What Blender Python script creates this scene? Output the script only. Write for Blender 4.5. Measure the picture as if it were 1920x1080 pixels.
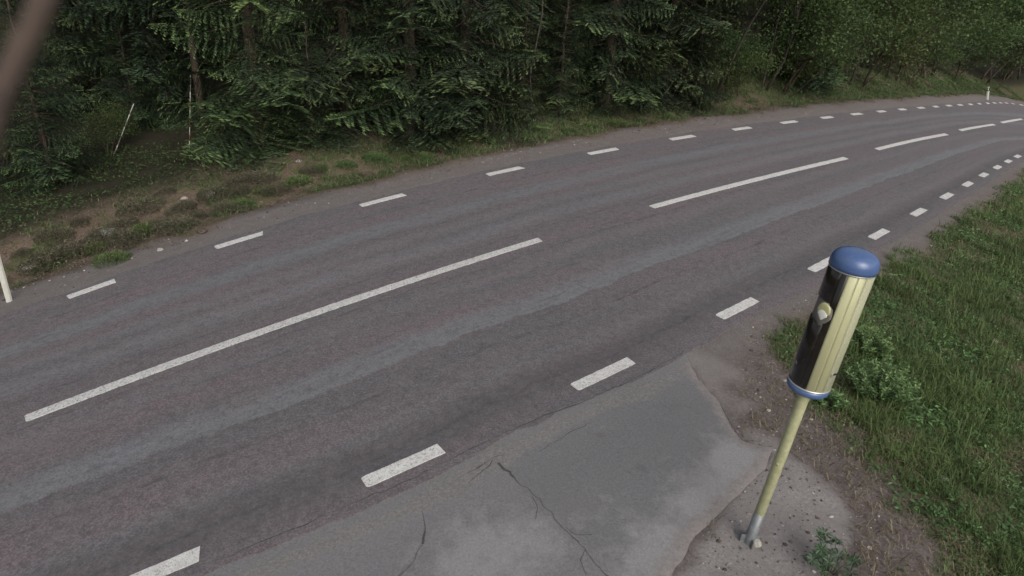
import bpy, bmesh, math, random
import numpy as np
from mathutils import Vector, Matrix

for o in list(bpy.data.objects):
    bpy.data.objects.remove(o, do_unlink=True)
SC = bpy.context.scene
COL = SC.collection
rng = np.random.default_rng(17)
random.seed(17)

# ------------------------------------------------------------------ camera
FPX, PITCH, ROLL, CAMH = 1218.48, 0.4541, 0.0662, 5.065
cp, sp, cr, sr = math.cos(PITCH), math.sin(PITCH), math.cos(ROLL), math.sin(ROLL)
R0 = Vector((1, 0, 0)); U0 = Vector((0, sp, cp)); F0 = Vector((0, cp, -sp))
RV = R0 * cr + U0 * sr
UV = -R0 * sr + U0 * cr
cam_d = bpy.data.cameras.new('camera')
cam = bpy.data.objects.new('camera', cam_d)
COL.objects.link(cam)
M = Matrix.Identity(4)
for i in range(3):
    M[i][0] = RV[i]; M[i][1] = UV[i]; M[i][2] = -F0[i]
M[2][3] = CAMH
cam.matrix_world = M
cam_d.sensor_width = 36.0
cam_d.lens = FPX * 36.0 / 1920.0
cam_d.clip_start = 0.02
cam_d.clip_end = 2000
cam_d.dof.use_dof = True
cam_d.dof.focus_distance = 12.0
cam_d.dof.aperture_fstop = 2.6
SC.camera = cam

# ------------------------------------------------------------------ sky, sun, exposure
SUN_EL, SUN_AZ = math.radians(38), math.radians(-40)
world = bpy.data.worlds.new('World'); SC.world = world; world.use_nodes = True
wn = world.node_tree; wn.nodes.clear()
wo = wn.nodes.new('ShaderNodeOutputWorld'); wb = wn.nodes.new('ShaderNodeBackground')
sk = wn.nodes.new('ShaderNodeTexSky'); sk.sky_type = 'NISHITA'; sk.sun_disc = False
sk.sun_elevation = SUN_EL; sk.sun_rotation = SUN_AZ
sk.air_density = 1.0; sk.dust_density = 6.0; sk.ozone_density = 1.0
hs = wn.nodes.new('ShaderNodeHueSaturation'); hs.inputs['Saturation'].default_value = 0.42
wn.links.new(sk.outputs[0], hs.inputs['Color']); wn.links.new(hs.outputs[0], wb.inputs[0])
wb.inputs[1].default_value = 0.07
wn.links.new(wb.outputs[0], wo.inputs[0])
sun_d = bpy.data.lights.new('sun', 'SUN'); sun_d.energy = 0.5; sun_d.angle = math.radians(60)
sun_d.color = (1.0, 0.99, 1.0)
sun = bpy.data.objects.new('sun', sun_d); COL.objects.link(sun)
sdir = Vector((math.sin(SUN_AZ) * math.cos(SUN_EL), -math.cos(SUN_AZ) * math.cos(SUN_EL), math.sin(SUN_EL)))
sdir = Vector((0.35 * math.cos(SUN_EL), -0.94 * math.cos(SUN_EL), math.sin(SUN_EL))).normalized()
sun.rotation_euler = sdir.to_track_quat('Z', 'Y').to_euler()
sk.sun_rotation = math.atan2(sdir.x, sdir.y)
vs = SC.view_settings
vs.view_transform = 'Standard'; vs.look = 'None'; vs.exposure = 0.96; vs.gamma = 1.0
SC.cycles.use_denoising = True
SC.cycles.max_bounces = 6
SC.cycles.transparent_max_bounces = 8

# ------------------------------------------------------------------ helpers
def vnoise(x, y, seed=0):
    """smooth value noise, vectorised, range 0..1"""
    x = np.asarray(x, float); y = np.asarray(y, float)
    xi = np.floor(x).astype(np.int64); yi = np.floor(y).astype(np.int64)
    fx = x - xi; fy = y - yi
    fx = fx * fx * (3 - 2 * fx); fy = fy * fy * (3 - 2 * fy)
    def hsh(a, b):
        n = (a * 374761393 + b * 668265263 + seed * 974634599) & 0x7fffffff
        n = ((n ^ (n >> 13)) * 1274126177) & 0x7fffffff
        n = (n ^ (n >> 16))
        return (n & 0xffff) / 65535.0
    a = hsh(xi, yi); b = hsh(xi + 1, yi); c = hsh(xi, yi + 1); d = hsh(xi + 1, yi + 1)
    return (a * (1 - fx) + b * fx) * (1 - fy) + (c * (1 - fx) + d * fx) * fy

def fbm(x, y, s, seed=0, oct=4):
    v = 0; amp = 1; tot = 0
    for k in range(oct):
        v = v + amp * vnoise(np.asarray(x) / s + 17.3 * k, np.asarray(y) / s - 9.1 * k, seed + k)
        tot += amp; amp *= 0.5; s = s * 0.5
    return v / tot

def smooth(e0, e1, v):
    t = np.clip((v - e0) / (e1 - e0), 0, 1)
    return t * t * (3 - 2 * t)

ZC = [1.18128241, 0.52205955, -5.96416902, -0.88092332, 1.06146773, 1.68636751, -0.32484658, 0.02452784, 0.18680907]
ZT = [(1, 0), (0, 1), (2, 0), (1, 1), (0, 2), (3, 0), (2, 1), (1, 2), (0, 3)]
def zroad(x, y):
    """lie of the land: the road climbs a little, then falls away round the bend"""
    x = np.clip(x, -16, 48) / 30.0; y = np.clip(y, -6, 70) / 30.0
    return sum(k * x ** a * y ** b for k, (a, b) in zip(ZC, ZT))

def ray(u, v):
    a = (u - 960) / FPX; b = (540 - v) / FPX
    d = F0 + RV * a + UV * b
    return np.array(d)

def march(u, v, hf, tmax=140):
    d = ray(u, v); hl = math.hypot(d[0], d[1]); d = d / hl
    t = np.concatenate([np.arange(1.0, 30, 0.02), np.arange(30, tmax, 0.06)])
    z = CAMH + d[2] * t - hf(d[0] * t, d[1] * t)
    i = np.argmax(z < 0)
    if z[i] >= 0: i = len(t) - 1
    return np.array([d[0] * t[i], d[1] * t[i], CAMH + d[2] * t[i]])

def on_road(u, v):
    return march(u, v, zroad)

# ---- measured road lines (photo pixels), turned into places on the ground
FAR = [(127,558,217,528),(402,463,494,439),(674,385,761,367),(911,327,982,316),(1102,288,1160,280),(1255,261,1301,255),(1373,243,1406,239),(1465,231,1493,227.5),(1538,220.7,1561,219.5),(1596.7,215,1616.7,214),(1645.7,209.7,1661,209),(1686,205.7,1698.7,205.3),(1720.7,202.7,1732,202),(1749,200,1758.7,199.7),(1774.7,198.3,1783.7,198),(1796,197,1804.7,197),(1816,195.7,1822.7,195.5),(1833,194.3,1838.7,194.3),(1848.7,193.2,1853.3,193.2),(1862.3,193,1867,193),(1875,193.3,1879,193.3),(1886,193.7,1890,193.7),(1896.7,194,1900,194)]
CEN = [(48,788,1018,453),(1222,389,1585,296),(1644,280.2,1774.5,252),(1800,244.7,1864,233.3),(1878,229.7,1915.7,223.3)]
NEAR = [(240,1098,374,1038),(683,907.7,827.7,842.7),(1076.7,727.8,1183,676.7),(1348.3,595,1415.3,561.7),(1520,507.3,1572,482),(1633,446.7,1663,432),(1711.7,404,1731.7,392),(1767.3,372.7,1782,362.7),(1809,349,1820,341.7),(1840,331,1849.7,325.3),(1865.7,316.3,1873.7,311),(1886.7,304.7,1894.7,301),(1904.7,295.3,1911,291.3)]

ST = 0.1
class Line:
    """a smooth plan curve through measured points; also evaluates beyond both ends"""
    def __init__(self, pts, deg, ext0, ext1, extra=()):
        P = np.array(pts)[:, :2]
        s = np.concatenate([[0], np.cumsum(np.hypot(*np.diff(P, axis=0).T))])
        w = 1.0 / (4 + s)
        self.cx = np.polyfit(s, P[:, 0], deg, w=w); self.cy = np.polyfit(s, P[:, 1], deg, w=w)
        t = np.arange(0, s[-1] + 0.2, ST)
        C = np.stack([np.polyval(self.cx, t), np.polyval(self.cy, t)], 1)
        d0 = C[0] - C[8]; d0 /= np.hypot(*d0)
        pre = C[0] + d0 * np.arange(ext0, 0, -ST)[:, None]
        d1 = C[-1] - C[-22]; a = math.atan2(d1[1], d1[0]); k = -0.02
        post = []; q = C[-1].copy()
        for i in range(int(ext1 / ST)):
            a += k * ST; q = q + ST * np.array([math.cos(a), math.sin(a)]); post.append(q)
        C = np.concatenate([pre, C, np.array(post)])
        self.P = C
    def offset(self, d, jit=None):
        T = np.gradient(self.P, axis=0); T /= np.hypot(*T.T)[:, None]
        N = np.stack([-T[:, 1], T[:, 0]], 1)
        return self.P + N * (d if jit is None else (d + jit)[:, None])
    def nearest(self, p):
        d = np.hypot(self.P[:, 0] - p[0], self.P[:, 1] - p[1]); return int(d.argmin())

def ends(L):
    out = []
    for a, b, c, d in L:
        out += [on_road(a, b), on_road(c, d)]
    return out
far_line = Line(ends(FAR), 6, 24, 40)
near_line = Line(ends(NEAR), 5, 24, 60)
def ragged(n, sd, amp):
    q = np.arange(n) * ST
    return amp * ((fbm(q, q * 0 + sd, 2.2, sd, 3) - 0.5) * 1.6 + (fbm(q, q * 0 + sd, 0.4, sd + 9, 3) - 0.5) * 0.9)
far_edge = far_line.offset(0.27, ragged(len(far_line.P), 3, 0.16))
near_edge = near_line.offset(-0.30, ragged(len(near_line.P), 4, 0.13))

def poly_dist(x, y, P):
    """distance to polyline and the side (left of travel = +)"""
    x = np.asarray(x, float).ravel(); y = np.asarray(y, float).ravel()
    P = P[::8]
    A = P[:-1]; D = P[1:] - P[:-1]; L2 = (D ** 2).sum(1)
    out = np.empty(len(x)); side = np.empty(len(x))
    for i in range(0, len(x), 6000):
        px = x[i:i + 6000, None] - A[None, :, 0]; py = y[i:i + 6000, None] - A[None, :, 1]
        t = np.clip((px * D[:, 0] + py * D[:, 1]) / L2, 0, 1)
        dx = px - t * D[:, 0]; dy = py - t * D[:, 1]
        dd = dx * dx + dy * dy
        j = dd.argmin(1); r = np.arange(len(j))
        out[i:i + 6000] = np.sqrt(dd[r, j])
        side[i:i + 6000] = np.sign(D[j, 0] * py[r, j] - D[j, 1] * px[r, j])
    return out * side

def dist_far(x, y):   return poly_dist(x, y, far_edge).reshape(np.shape(x))      # + beyond the far edge
def dist_near(x, y):  return -poly_dist(x, y, near_edge).reshape(np.shape(x))    # + on the near verge

def terrain(x, y, rough=True):
    x = np.asarray(x, float); y = np.asarray(y, float)
    z = zroad(x, y)
    df = dist_far(x, y); dn = dist_near(x, y)
    # far verge: shoulder, shallow ditch, forest floor
    pf = -0.014 - 0.02 * smooth(0.1, 0.8, df) - 0.22 * smooth(0.8, 2.2, df) + 0.26 * smooth(2.4, 4.6, df) + 0.5 * smooth(6, 16, df)
    flat = smooth(3.4, 1.9, np.hypot(x - 1.6, y - 4.9))
    pn = -0.022 - (0.05 * smooth(0.3, 1.5, dn) + 0.12 * smooth(2.0, 5.5, dn)) * (1 - flat) - 0.012 * flat
    base = np.where(df > 0, pf, np.where(dn > 0, pn, -0.09))
    base = np.where((df <= 0) & (df > -0.25), -0.014 - 0.076 * smooth(0, -0.25, df), base)
    base = np.where((dn <= 0) & (dn > -0.25), -0.022 - 0.068 * smooth(0, -0.25, dn), base)
    if rough:
        amp = np.clip(smooth(0.5, 2.5, df), 0, 1) * 0.22 + smooth(0.6, 3.0, dn) * 0.14 * (1 - flat)
        base = base + amp * (fbm(x, y, 1.4, 11) - 0.5)
        amp2 = np.where(df > 0, 0.02 + 0.05 * smooth(0.8, 2.0, df), np.where(dn > 0, 0.012 + 0.04 * smooth(1.2, 3, dn), 0))
        base = base + amp2 * (fbm(x, y, 0.28, 31, 3) - 0.5)
    return z + base

def ground_at(u, v):
    return march(u, v, lambda a, b: terrain(a, b))
def gz(x, y):
    return float(terrain(np.array([x]), np.array([y]))[0])

# ---- materials
class MB:
    def __init__(self, name):
        self.m = bpy.data.materials.new(name); self.m.use_nodes = True
        self.t = self.m.node_tree; self.t.nodes.clear()
        self.out = self.n('ShaderNodeOutputMaterial')
        self.b = self.n('ShaderNodeBsdfPrincipled')
        self.l(self.b.outputs[0], self.out.inputs[0])
    def n(self, t, **k):
        x = self.t.nodes.new(t)
        for a, b in k.items(): setattr(x, a, b)
        return x
    def l(self, a, b): self.t.links.new(a, b)
    def coord(self, scale=1.0, obj=True):
        tc = self.n('ShaderNodeTexCoord'); mp = self.n('ShaderNodeMapping')
        s = scale if isinstance(scale, (tuple, list)) else (scale,) * 3
        mp.inputs['Scale'].default_value = s
        self.l(tc.outputs['Object'], mp.inputs[0]); return mp.outputs[0]
    def noise(self, scale, detail=4, rough=0.55, vec=None, dist=0.0):
        x = self.n('ShaderNodeTexNoise'); x.inputs['Scale'].default_value = scale
        x.inputs['Detail'].default_value = detail; x.inputs['Roughness'].default_value = rough
        x.inputs['Distortion'].default_value = dist
        self.l(vec if vec else self.coord(), x.inputs['Vector']); return x.outputs['Fac']
    def ramp(self, fac, stops, interp='LINEAR'):
        x = self.n('ShaderNodeValToRGB'); x.color_ramp.interpolation = interp
        e = x.color_ramp.elements
        while len(e) < len(stops): e.new(0.5)
        for i, (p, c) in enumerate(stops):
            e[i].position = p
            e[i].color = (c, c, c, 1) if isinstance(c, (int, float)) else (*c, 1)
        self.l(fac, x.inputs[0]); return x.outputs[0]
    def mix(self, fac, a, b, mode='MIX'):
        x = self.n('ShaderNodeMix', data_type='RGBA', blend_type=mode)
        for s, v in ((x.inputs['Factor'], fac), (x.inputs['A'], a), (x.inputs['B'], b)):
            if hasattr(v, 'is_output'): self.l(v, s)
            elif isinstance(v, (int, float)): s.default_value = v if s.type == 'VALUE' else (v, v, v, 1)
            else: s.default_value = (*v, 1)
        # colour sockets of the Mix node
        return x.outputs['Result']
    def math(self, op, a, b=None, clamp=False):
        x = self.n('ShaderNodeMath', operation=op, use_clamp=clamp)
        for i, v in enumerate((a, b)):
            if v is None: continue
            if hasattr(v, 'is_output'): self.l(v, x.inputs[i])
            else: x.inputs[i].default_value = v
        return x.outputs[0]
    def attr(self, name):
        x = self.n('ShaderNodeAttribute', attribute_name=name); return x.outputs['Fac']
    def bump(self, h, strength=0.4, dist=0.01):
        x = self.n('ShaderNodeBump'); x.inputs['Strength'].default_value = strength
        x.inputs['Distance'].default_value = dist
        self.l(h, x.inputs['Height']); self.l(x.outputs[0], self.b.inputs['Normal'])
    def set(self, color=None, rough=None, metal=None, spec=None):
        for k, v in (('Base Color', color), ('Roughness', rough), ('Metallic', metal), ('Specular IOR Level', spec)):
            if v is None: continue
            if hasattr(v, 'is_output'): self.l(v, self.b.inputs[k])
            elif isinstance(v, (int, float)): self.b.inputs[k].default_value = v
            else: self.b.inputs[k].default_value = (*v, 1)
        return self

# Mix node: RGBA sockets share names with float ones, so pick by type
def _mix(self, fac, a, b, mode='MIX'):
    x = self.n('ShaderNodeMix', data_type='RGBA', blend_type=mode)
    fs = [s for s in x.inputs if s.name == 'Factor' and s.type == 'VALUE'][0]
    sa = [s for s in x.inputs if s.name == 'A' and s.type == 'RGBA'][0]
    sb = [s for s in x.inputs if s.name == 'B' and s.type == 'RGBA'][0]
    for s, v in ((fs, fac), (sa, a), (sb, b)):
        if hasattr(v, 'is_output'): self.l(v, s)
        elif isinstance(v, (int, float)): s.default_value = v if s.type == 'VALUE' else (v, v, v, 1)
        else: s.default_value = (*v, 1)
    return [s for s in x.outputs if s.type == 'RGBA'][0]
MB.mix = _mix

def plain(name, color, rough=0.6, metal=0.0, spec=0.5, nscale=0, namp=0.15):
    m = MB(name)
    if nscale:
        f = m.noise(nscale, 5)
        lo = tuple(c * (1 - namp) for c in color); hi = tuple(min(1, c * (1 + namp)) for c in color)
        m.set(color=m.ramp(f, [(0.3, lo), (0.7, hi)]), rough=rough, metal=metal, spec=spec)
    else:
        m.set(color=color, rough=rough, metal=metal, spec=spec)
    return m.m

# ---- objects
def link(o, parent=None):
    COL.objects.link(o)
    if parent is not None: o.parent = parent
    return o
def tag(o, label=None, cat=None, group=None, kind=None):
    if label: o['label'] = label
    if cat: o['category'] = cat
    if group: o['group'] = group
    if kind: o['kind'] = kind
    return o
def empty(name, loc, rz=0.0):
    e = bpy.data.objects.new(name, None); e.location = loc; e.rotation_euler = (0, 0, rz)
    e.empty_display_size = 0.2
    return link(e)
def mesh_np(name, V, F, mat=None, attrs=None, shade=False):
    """numpy mesh: V (n,3), F (m,k) with one face size"""
    me = bpy.data.meshes.new(name)
    V = np.ascontiguousarray(V, np.float32); F = np.ascontiguousarray(F, np.int32)
    k = F.shape[1]
    me.vertices.add(len(V)); me.vertices.foreach_set('co', V.ravel())
    me.loops.add(F.size); me.loops.foreach_set('vertex_index', F.ravel())
    me.polygons.add(len(F))
    me.polygons.foreach_set('loop_start', np.arange(0, F.size, k, dtype=np.int32))
    me.polygons.foreach_set('loop_total', np.full(len(F), k, np.int32))
    me.polygons.foreach_set('use_smooth', np.full(len(F), bool(shade)))
    me.update(calc_edges=True)
    for nm, arr in (attrs or {}).items():
        a = me.attributes.new(nm, 'FLOAT', 'POINT'); a.data.foreach_set('value', np.ascontiguousarray(arr, np.float32))
    if mat: me.materials.append(mat)
    return me
def mobj(name, me, parent=None, loc=None):
    o = bpy.data.objects.new(name, me)
    if loc is not None: o.location = loc
    return link(o, parent)
def from_bm(name, bm, mat=None, parent=None, smooth_=True, loc=None):
    me = bpy.data.meshes.new(name); bm.normal_update(); bm.to_mesh(me); bm.free()
    if mat: me.materials.append(mat)
    if smooth_:
        for p in me.polygons: p.use_smooth = True
    return mobj(name, me, parent, loc)

def lathe(profile, seg=48, a0=0.0, a1=2 * math.pi, closed=True):
    bm = bmesh.new(); rings = []
    n = seg if closed else seg + 1
    for r, z in profile:
        rings.append([bm.verts.new((r * math.cos(a0 + (a1 - a0) * i / seg), r * math.sin(a0 + (a1 - a0) * i / seg), z)) for i in range(n)])
    for A, B in zip(rings[:-1], rings[1:]):
        for i in range(seg):
            j = (i + 1) % n
            bm.faces.new((A[i], A[j], B[j], B[i]))
    return bm
def tube(pts, radii, seg=8):
    """tapered tube through points"""
    bm = bmesh.new(); rings = []
    pts = [Vector(p) for p in pts]
    for i, p in enumerate(pts):
        d = (pts[min(i + 1, len(pts) - 1)] - pts[max(i - 1, 0)]).normalized()
        ref = Vector((1, 0, 0)) if abs(d.x) < 0.8 else Vector((0, 1, 0))
        a = d.cross(ref).normalized(); b = d.cross(a)
        rings.append([bm.verts.new(p + (a * math.cos(t) + b * math.sin(t)) * radii[i]) for t in [2 * math.pi * k / seg for k in range(seg)]])
    for A, B in zip(rings[:-1], rings[1:]):
        for i in range(seg):
            bm.faces.new((A[i], A[(i + 1) % seg], B[(i + 1) % seg], B[i]))
    bm.faces.new(list(reversed(rings[0]))); bm.faces.new(rings[-1])
    return bm
def box(bm, c, s, rot=None, bevel=0.0):
    r = bmesh.ops.create_cube(bm, size=1.0)
    mt = Matrix.Translation(c) @ (rot.to_4x4() if rot else Matrix.Identity(4)) @ Matrix.Diagonal((*s, 1))
    bmesh.ops.transform(bm, matrix=mt, verts=r['verts'])
    if bevel:
        es = list({e for v in r['verts'] for e in v.link_edges})
        bmesh.ops.bevel(bm, geom=es, offset=bevel, segments=2, affect='EDGES', profile=0.5)
    return bm

def in_poly(x, y, P):
    x = np.asarray(x); y = np.asarray(y); c = np.zeros(x.shape, bool)
    n = len(P)
    for i in range(n):
        x0, y0 = P[i][:2]; x1, y1 = P[(i + 1) % n][:2]
        if y0 == y1: continue
        hit = ((y0 > y) != (y1 > y)) & (x < (x1 - x0) * (y - y0) / (y1 - y0) + x0)
        c ^= hit
    return c
def poly_edge_dist(x, y, P):
    Q = np.array([p[:2] for p in P] + [P[0][:2]])
    sh = np.shape(x); x = np.ravel(x); y = np.ravel(y)
    best = np.full(len(x), 1e9); bx = np.zeros(len(x)); by = np.zeros(len(x))
    for a, b in zip(Q[:-1], Q[1:]):
        d = b - a; t = np.clip(((x - a[0]) * d[0] + (y - a[1]) * d[1]) / (d @ d), 0, 1)
        qx = a[0] + t * d[0]; qy = a[1] + t * d[1]; dd = np.hypot(x - qx, y - qy)
        k = dd < best; best = np.where(k, dd, best); bx = np.where(k, qx, bx); by = np.where(k, qy, by)
    return best.reshape(sh), bx.reshape(sh), by.reshape(sh)

# pixel outlines of the bare patches near the speed camera, laid on the ground
APRON_PX = [(330,1062),(500,1000),(640,935),(800,865),(960,790),(1100,732),(1200,684),(1276,650),(1318,712),(1352,757),(1372,795),(1392,822),(1452,838),(1440,872),(1388,918),(1350,958),(1300,1012),(1268,1060),(1250,1110),(1240,1240),(700,1240),(330,1240),(260,1140)]
APRON = [on_road(*p) for p in APRON_PX]
PAD_PX = [(1452,838),(1520,868),(1572,915),(1602,962),(1600,1005),(1560,1050),(1520,1100),(1480,1200),(1200,1200),(1268,1060),(1350,958),(1440,872)]
PAD = [on_road(*p) for p in PAD_PX]

# ------------------------------------------------------------------ the ground
def zones(x, y):
    """where gravel, bare sand, soil and green cover lie (0..1 each)"""
    df = dist_far(x, y); dn = dist_near(x, y)
    n1 = fbm(x, y, 1.1, 41); n2 = fbm(x, y, 0.35, 51, 3); n3 = fbm(x, y, 3.0, 61)
    gravel_f = smooth(1.5, 0.7, df + (n1 - 0.5) * 1.3 + (n2 - 0.5) * 0.6) * (df > -0.3)
    gravel_n = smooth(0.70, 0.15, dn + (n1 - 0.5) * 0.30 + (n2 - 0.5) * 0.45) * (dn > -0.3)
    near_cam = (np.hypot(x - 2.5, y - 5.5) < 6)
    e_a, _, _ = poly_edge_dist(x, y, APRON); ia = in_poly(x, y, APRON)
    e_p, _, _ = poly_edge_dist(x, y, PAD); ip = in_poly(x, y, PAD)
    da = np.where(ia | ip, -1, np.minimum(e_a, e_p))
    da = np.where(near_cam, da, 9)
    sand = np.where(ip, smooth(-0.10, 0.12, e_p + (n2 - 0.5) * 0.34 + (n1 - 0.5) * 0.2), 0) * near_cam
    soil = smooth(1.15, 0.25, da - 0.75 * smooth(3.2, 1.6, dn) + (n1 - 0.5) * 1.1 + (n2 - 0.5) * 0.9) * (dn > 0)
    fade = smooth(0.55, 0.0, np.where(near_cam, e_a, 9) + (n1 - 0.5) * 0.9 + (n2 - 0.5) * 0.9) * (da > 0) * 0.6
    sand = np.maximum(sand, fade)
    grass_n = np.clip(smooth(0.20, 0.80, dn + (n1 - 0.5) * 0.35 + (n2 - .5) * .55) * (1 - 0.93 * soil), 0, 1)
    grass_n = grass_n * (0.55 + 0.45 * smooth(0.35, 0.6, n1))
    bare = smooth(0.54, 0.66, fbm(x, y, 1.7, 71) + 0.35 * (n2 - 0.5)) * 0.60
    grass_n = grass_n * (1 - bare) * (dn > 0)
    along = smooth(-8.5, -2.0, x)
    grass_f = smooth(1.0, 1.9, df + (n1 - .5) * 1.4) * smooth(6.0, 3.0, df) * smooth(0.50 - 0.18 * along, 0.64 - 0.16 * along, n1 * 0.6 + n2 * 0.4) * (df > 0)
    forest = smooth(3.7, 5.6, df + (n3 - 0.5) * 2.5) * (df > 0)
    return dict(gravel=np.clip(gravel_f + gravel_n, 0, 1), sand=sand, soil=soil, grass=np.clip(grass_n + grass_f * 0.9, 0, 1), forest=forest)

def coords(a, b, fine, m, mid, lo, hi):
    c = list(np.arange(a, b, fine)) + list(np.arange(b, m, mid))
    s = mid
    x = m
    while x < hi: c.append(x); s *= 1.35; x += s
    c.append(hi); s = mid; x = a
    while x > lo: s *= 1.35; x -= s; c.append(max(x, lo))
    return np.unique(np.round(c, 4))
GX = coords(-14.5, 13.0, 0.105, 42, 0.4, -420, 420)
GY = coords(3.0, 21.5, 0.105, 66, 0.4, -120, 620)
XX, YY = np.meshgrid(GX, GY)
ZZ = terrain(XX, YY)
zn = zones(XX, YY)
ea_, _, _ = poly_edge_dist(XX, YY, APRON)
ZZ = ZZ - 0.05 * in_poly(XX, YY, APRON) * smooth(0.02, 0.22, ea_)
nx, ny = len(GX), len(GY)
idx = np.arange(nx * ny).reshape(ny, nx)
Fg = np.stack([idx[:-1, :-1], idx[:-1, 1:], idx[1:, 1:], idx[1:, :-1]], -1).reshape(-1, 4)

m = MB('ground_mixed')
fine = m.noise(26, 6, 0.85); med = m.noise(5.5, 5, 0.6); big = m.noise(0.9, 4); vf = m.noise(48, 5, 0.85)
litter = m.ramp(fine, [(0.28, (0.055, 0.038, 0.028)), (0.5, (0.135, 0.098, 0.075)), (0.72, (0.25, 0.195, 0.155))])
moss = m.ramp(fine, [(0.3, (0.030, 0.040, 0.014)), (0.55, (0.065, 0.078, 0.028)), (0.75, (0.12, 0.105, 0.05))])
base = m.mix(m.ramp(med, [(0.52, 0.0), (0.66, 0.8)]), litter, moss)
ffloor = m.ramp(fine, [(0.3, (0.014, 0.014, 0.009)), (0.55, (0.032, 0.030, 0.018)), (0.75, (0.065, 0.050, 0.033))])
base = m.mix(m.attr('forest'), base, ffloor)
gcol = m.ramp(fine, [(0.3, (0.034, 0.042, 0.018)), (0.5, (0.072, 0.082, 0.036)), (0.72, (0.14, 0.125, 0.075))])
base = m.mix(m.attr('grass'), base, gcol)
soilc = m.ramp(fine, [(0.25, (0.046, 0.039, 0.036)), (0.5, (0.128, 0.109, 0.102)), (0.75, (0.26, 0.235, 0.222))])
soilc = m.mix(m.ramp(med, [(0.35, 0.0), (0.7, 0.55)]), soilc, (0.098, 0.077, 0.068))
base = m.mix(m.attr('soil'), base, soilc)
grav = m.ramp(vf, [(0.25, (0.060, 0.054, 0.051)), (0.5, (0.160, 0.145, 0.139)), (0.78, (0.34, 0.318, 0.307))])
grav = m.mix(m.ramp(med, [(0.35, 0.0), (0.7, 0.6)]), grav, (0.135, 0.113, 0.105))
base = m.mix(m.attr('gravel'), base, grav)
sand = m.ramp(m.noise(32, 6, 0.85), [(0.25, (0.125, 0.114, 0.110)), (0.5, (0.240, 0.222, 0.216)), (0.78, (0.37, 0.348, 0.338))])
sand = m.mix(m.ramp(m.noise(2.6, 5, 0.65), [(0.4, 0.0), (0.66, 0.75)]), sand, (0.190, 0.172, 0.166))
base = m.mix(m.attr('sand'), base, sand)
m.set(color=base, rough=0.95, spec=0.15)
m.bump(m.math('ADD', m.math('MULTIPLY', fine, 1.0), m.math('MULTIPLY', vf, 0.4)), 0.7, 0.02)
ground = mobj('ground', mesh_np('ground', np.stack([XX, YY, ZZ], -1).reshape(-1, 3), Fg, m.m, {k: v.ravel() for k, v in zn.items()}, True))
tag(ground, kind='structure')

# ------------------------------------------------------------------ the road
NL = 61
rows_f = far_edge[::1]
nidx = []
j = 0
NE = near_edge
for pf in rows_f:
    d = np.hypot(NE[:, 0] - pf[0], NE[:, 1] - pf[1]); nidx.append(int(d.argmin()))
nidx = np.maximum.accumulate(np.array(nidx)).astype(float)
kern = np.ones(101) / 101
nidx = np.convolve(np.pad(nidx, 50, mode='edge'), kern, 'valid')
nx_ = np.interp(nidx, np.arange(len(NE)), NE[:, 0]); ny_ = np.interp(nidx, np.arange(len(NE)), NE[:, 1])
rows_n = np.stack([nx_, ny_], 1)
lon = np.concatenate([[0], np.cumsum(np.hypot(*np.diff(rows_f, axis=0).T))])
tt = np.linspace(0, 1, NL)
PX = rows_n[:, None, :] * (1 - tt)[None, :, None] + rows_f[:, None, :] * tt[None, :, None]
TRACKS = [0.12, 0.30, 0.60, 0.80]
PZ = zroad(PX[..., 0], PX[..., 1])
rut = sum(np.exp(-((tt - t) / 0.05) ** 2) for t in TRACKS)
PZ = PZ - 0.010 * rut[None, :]
nr = len(rows_f)
Vr = np.concatenate([PX, PZ[..., None]], -1)
# turned-down edges
lo_n = Vr[:, :1].copy(); lo_n[..., 2] -= 0.09
lo_f = Vr[:, -1:].copy(); lo_f[..., 2] -= 0.09
Vr = np.concatenate([lo_n, Vr, lo_f], 1)
lat = np.concatenate([[0], tt, [1]])
LAT = np.broadcast_to(lat[None], Vr.shape[:2]); LON = np.broadcast_to(lon[:, None], Vr.shape[:2])
nc = Vr.shape[1]
idx = np.arange(nr * nc).reshape(nr, nc)
Fr = np.stack([idx[:-1, :-1], idx[1:, :-1], idx[1:, 1:], idx[:-1, 1:]], -1).reshape(-1, 4)

m = MB('asphalt_old')
la, lo_ = m.attr('lat'), m.attr('lon')
cmb = m.n('ShaderNodeCombineXYZ'); m.l(m.math('MULTIPLY', la, 9.0), cmb.inputs[0]); m.l(m.math('MULTIPLY', lo_, 0.10), cmb.inputs[1])
streak = m.noise(1.6, 5, 0.62, cmb.outputs[0], 0.2)
streak2 = m.noise(5.5, 4, 0.6, cmb.outputs[0], 0.1)
wob = m.math('MULTIPLY', m.math('SUBTRACT', m.noise(2.2, 5, 0.7), 0.5), 0.022)
lw = m.math('ADD', la, wob)
agg = m.noise(36, 6, 0.95); blot = m.noise(1.3, 5, 0.6); agg2 = m.noise(95, 2, 0.7)
red = m.ramp(agg, [(0.28, (0.040, 0.032, 0.035)), (0.5, (0.127, 0.106, 0.113)), (0.72, (0.255, 0.220, 0.232))])
dark = m.ramp(agg, [(0.28, (0.033, 0.032, 0.035)), (0.5, (0.106, 0.102, 0.108)), (0.72, (0.218, 0.212, 0.222))])
blue = m.ramp(agg, [(0.28, (0.080, 0.087, 0.095)), (0.5, (0.162, 0.172, 0.182)), (0.72, (0.265, 0.276, 0.288))])
col = m.mix(m.ramp(streak, [(0.40, 0.0), (0.60, 1.0)]), red, dark)
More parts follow.
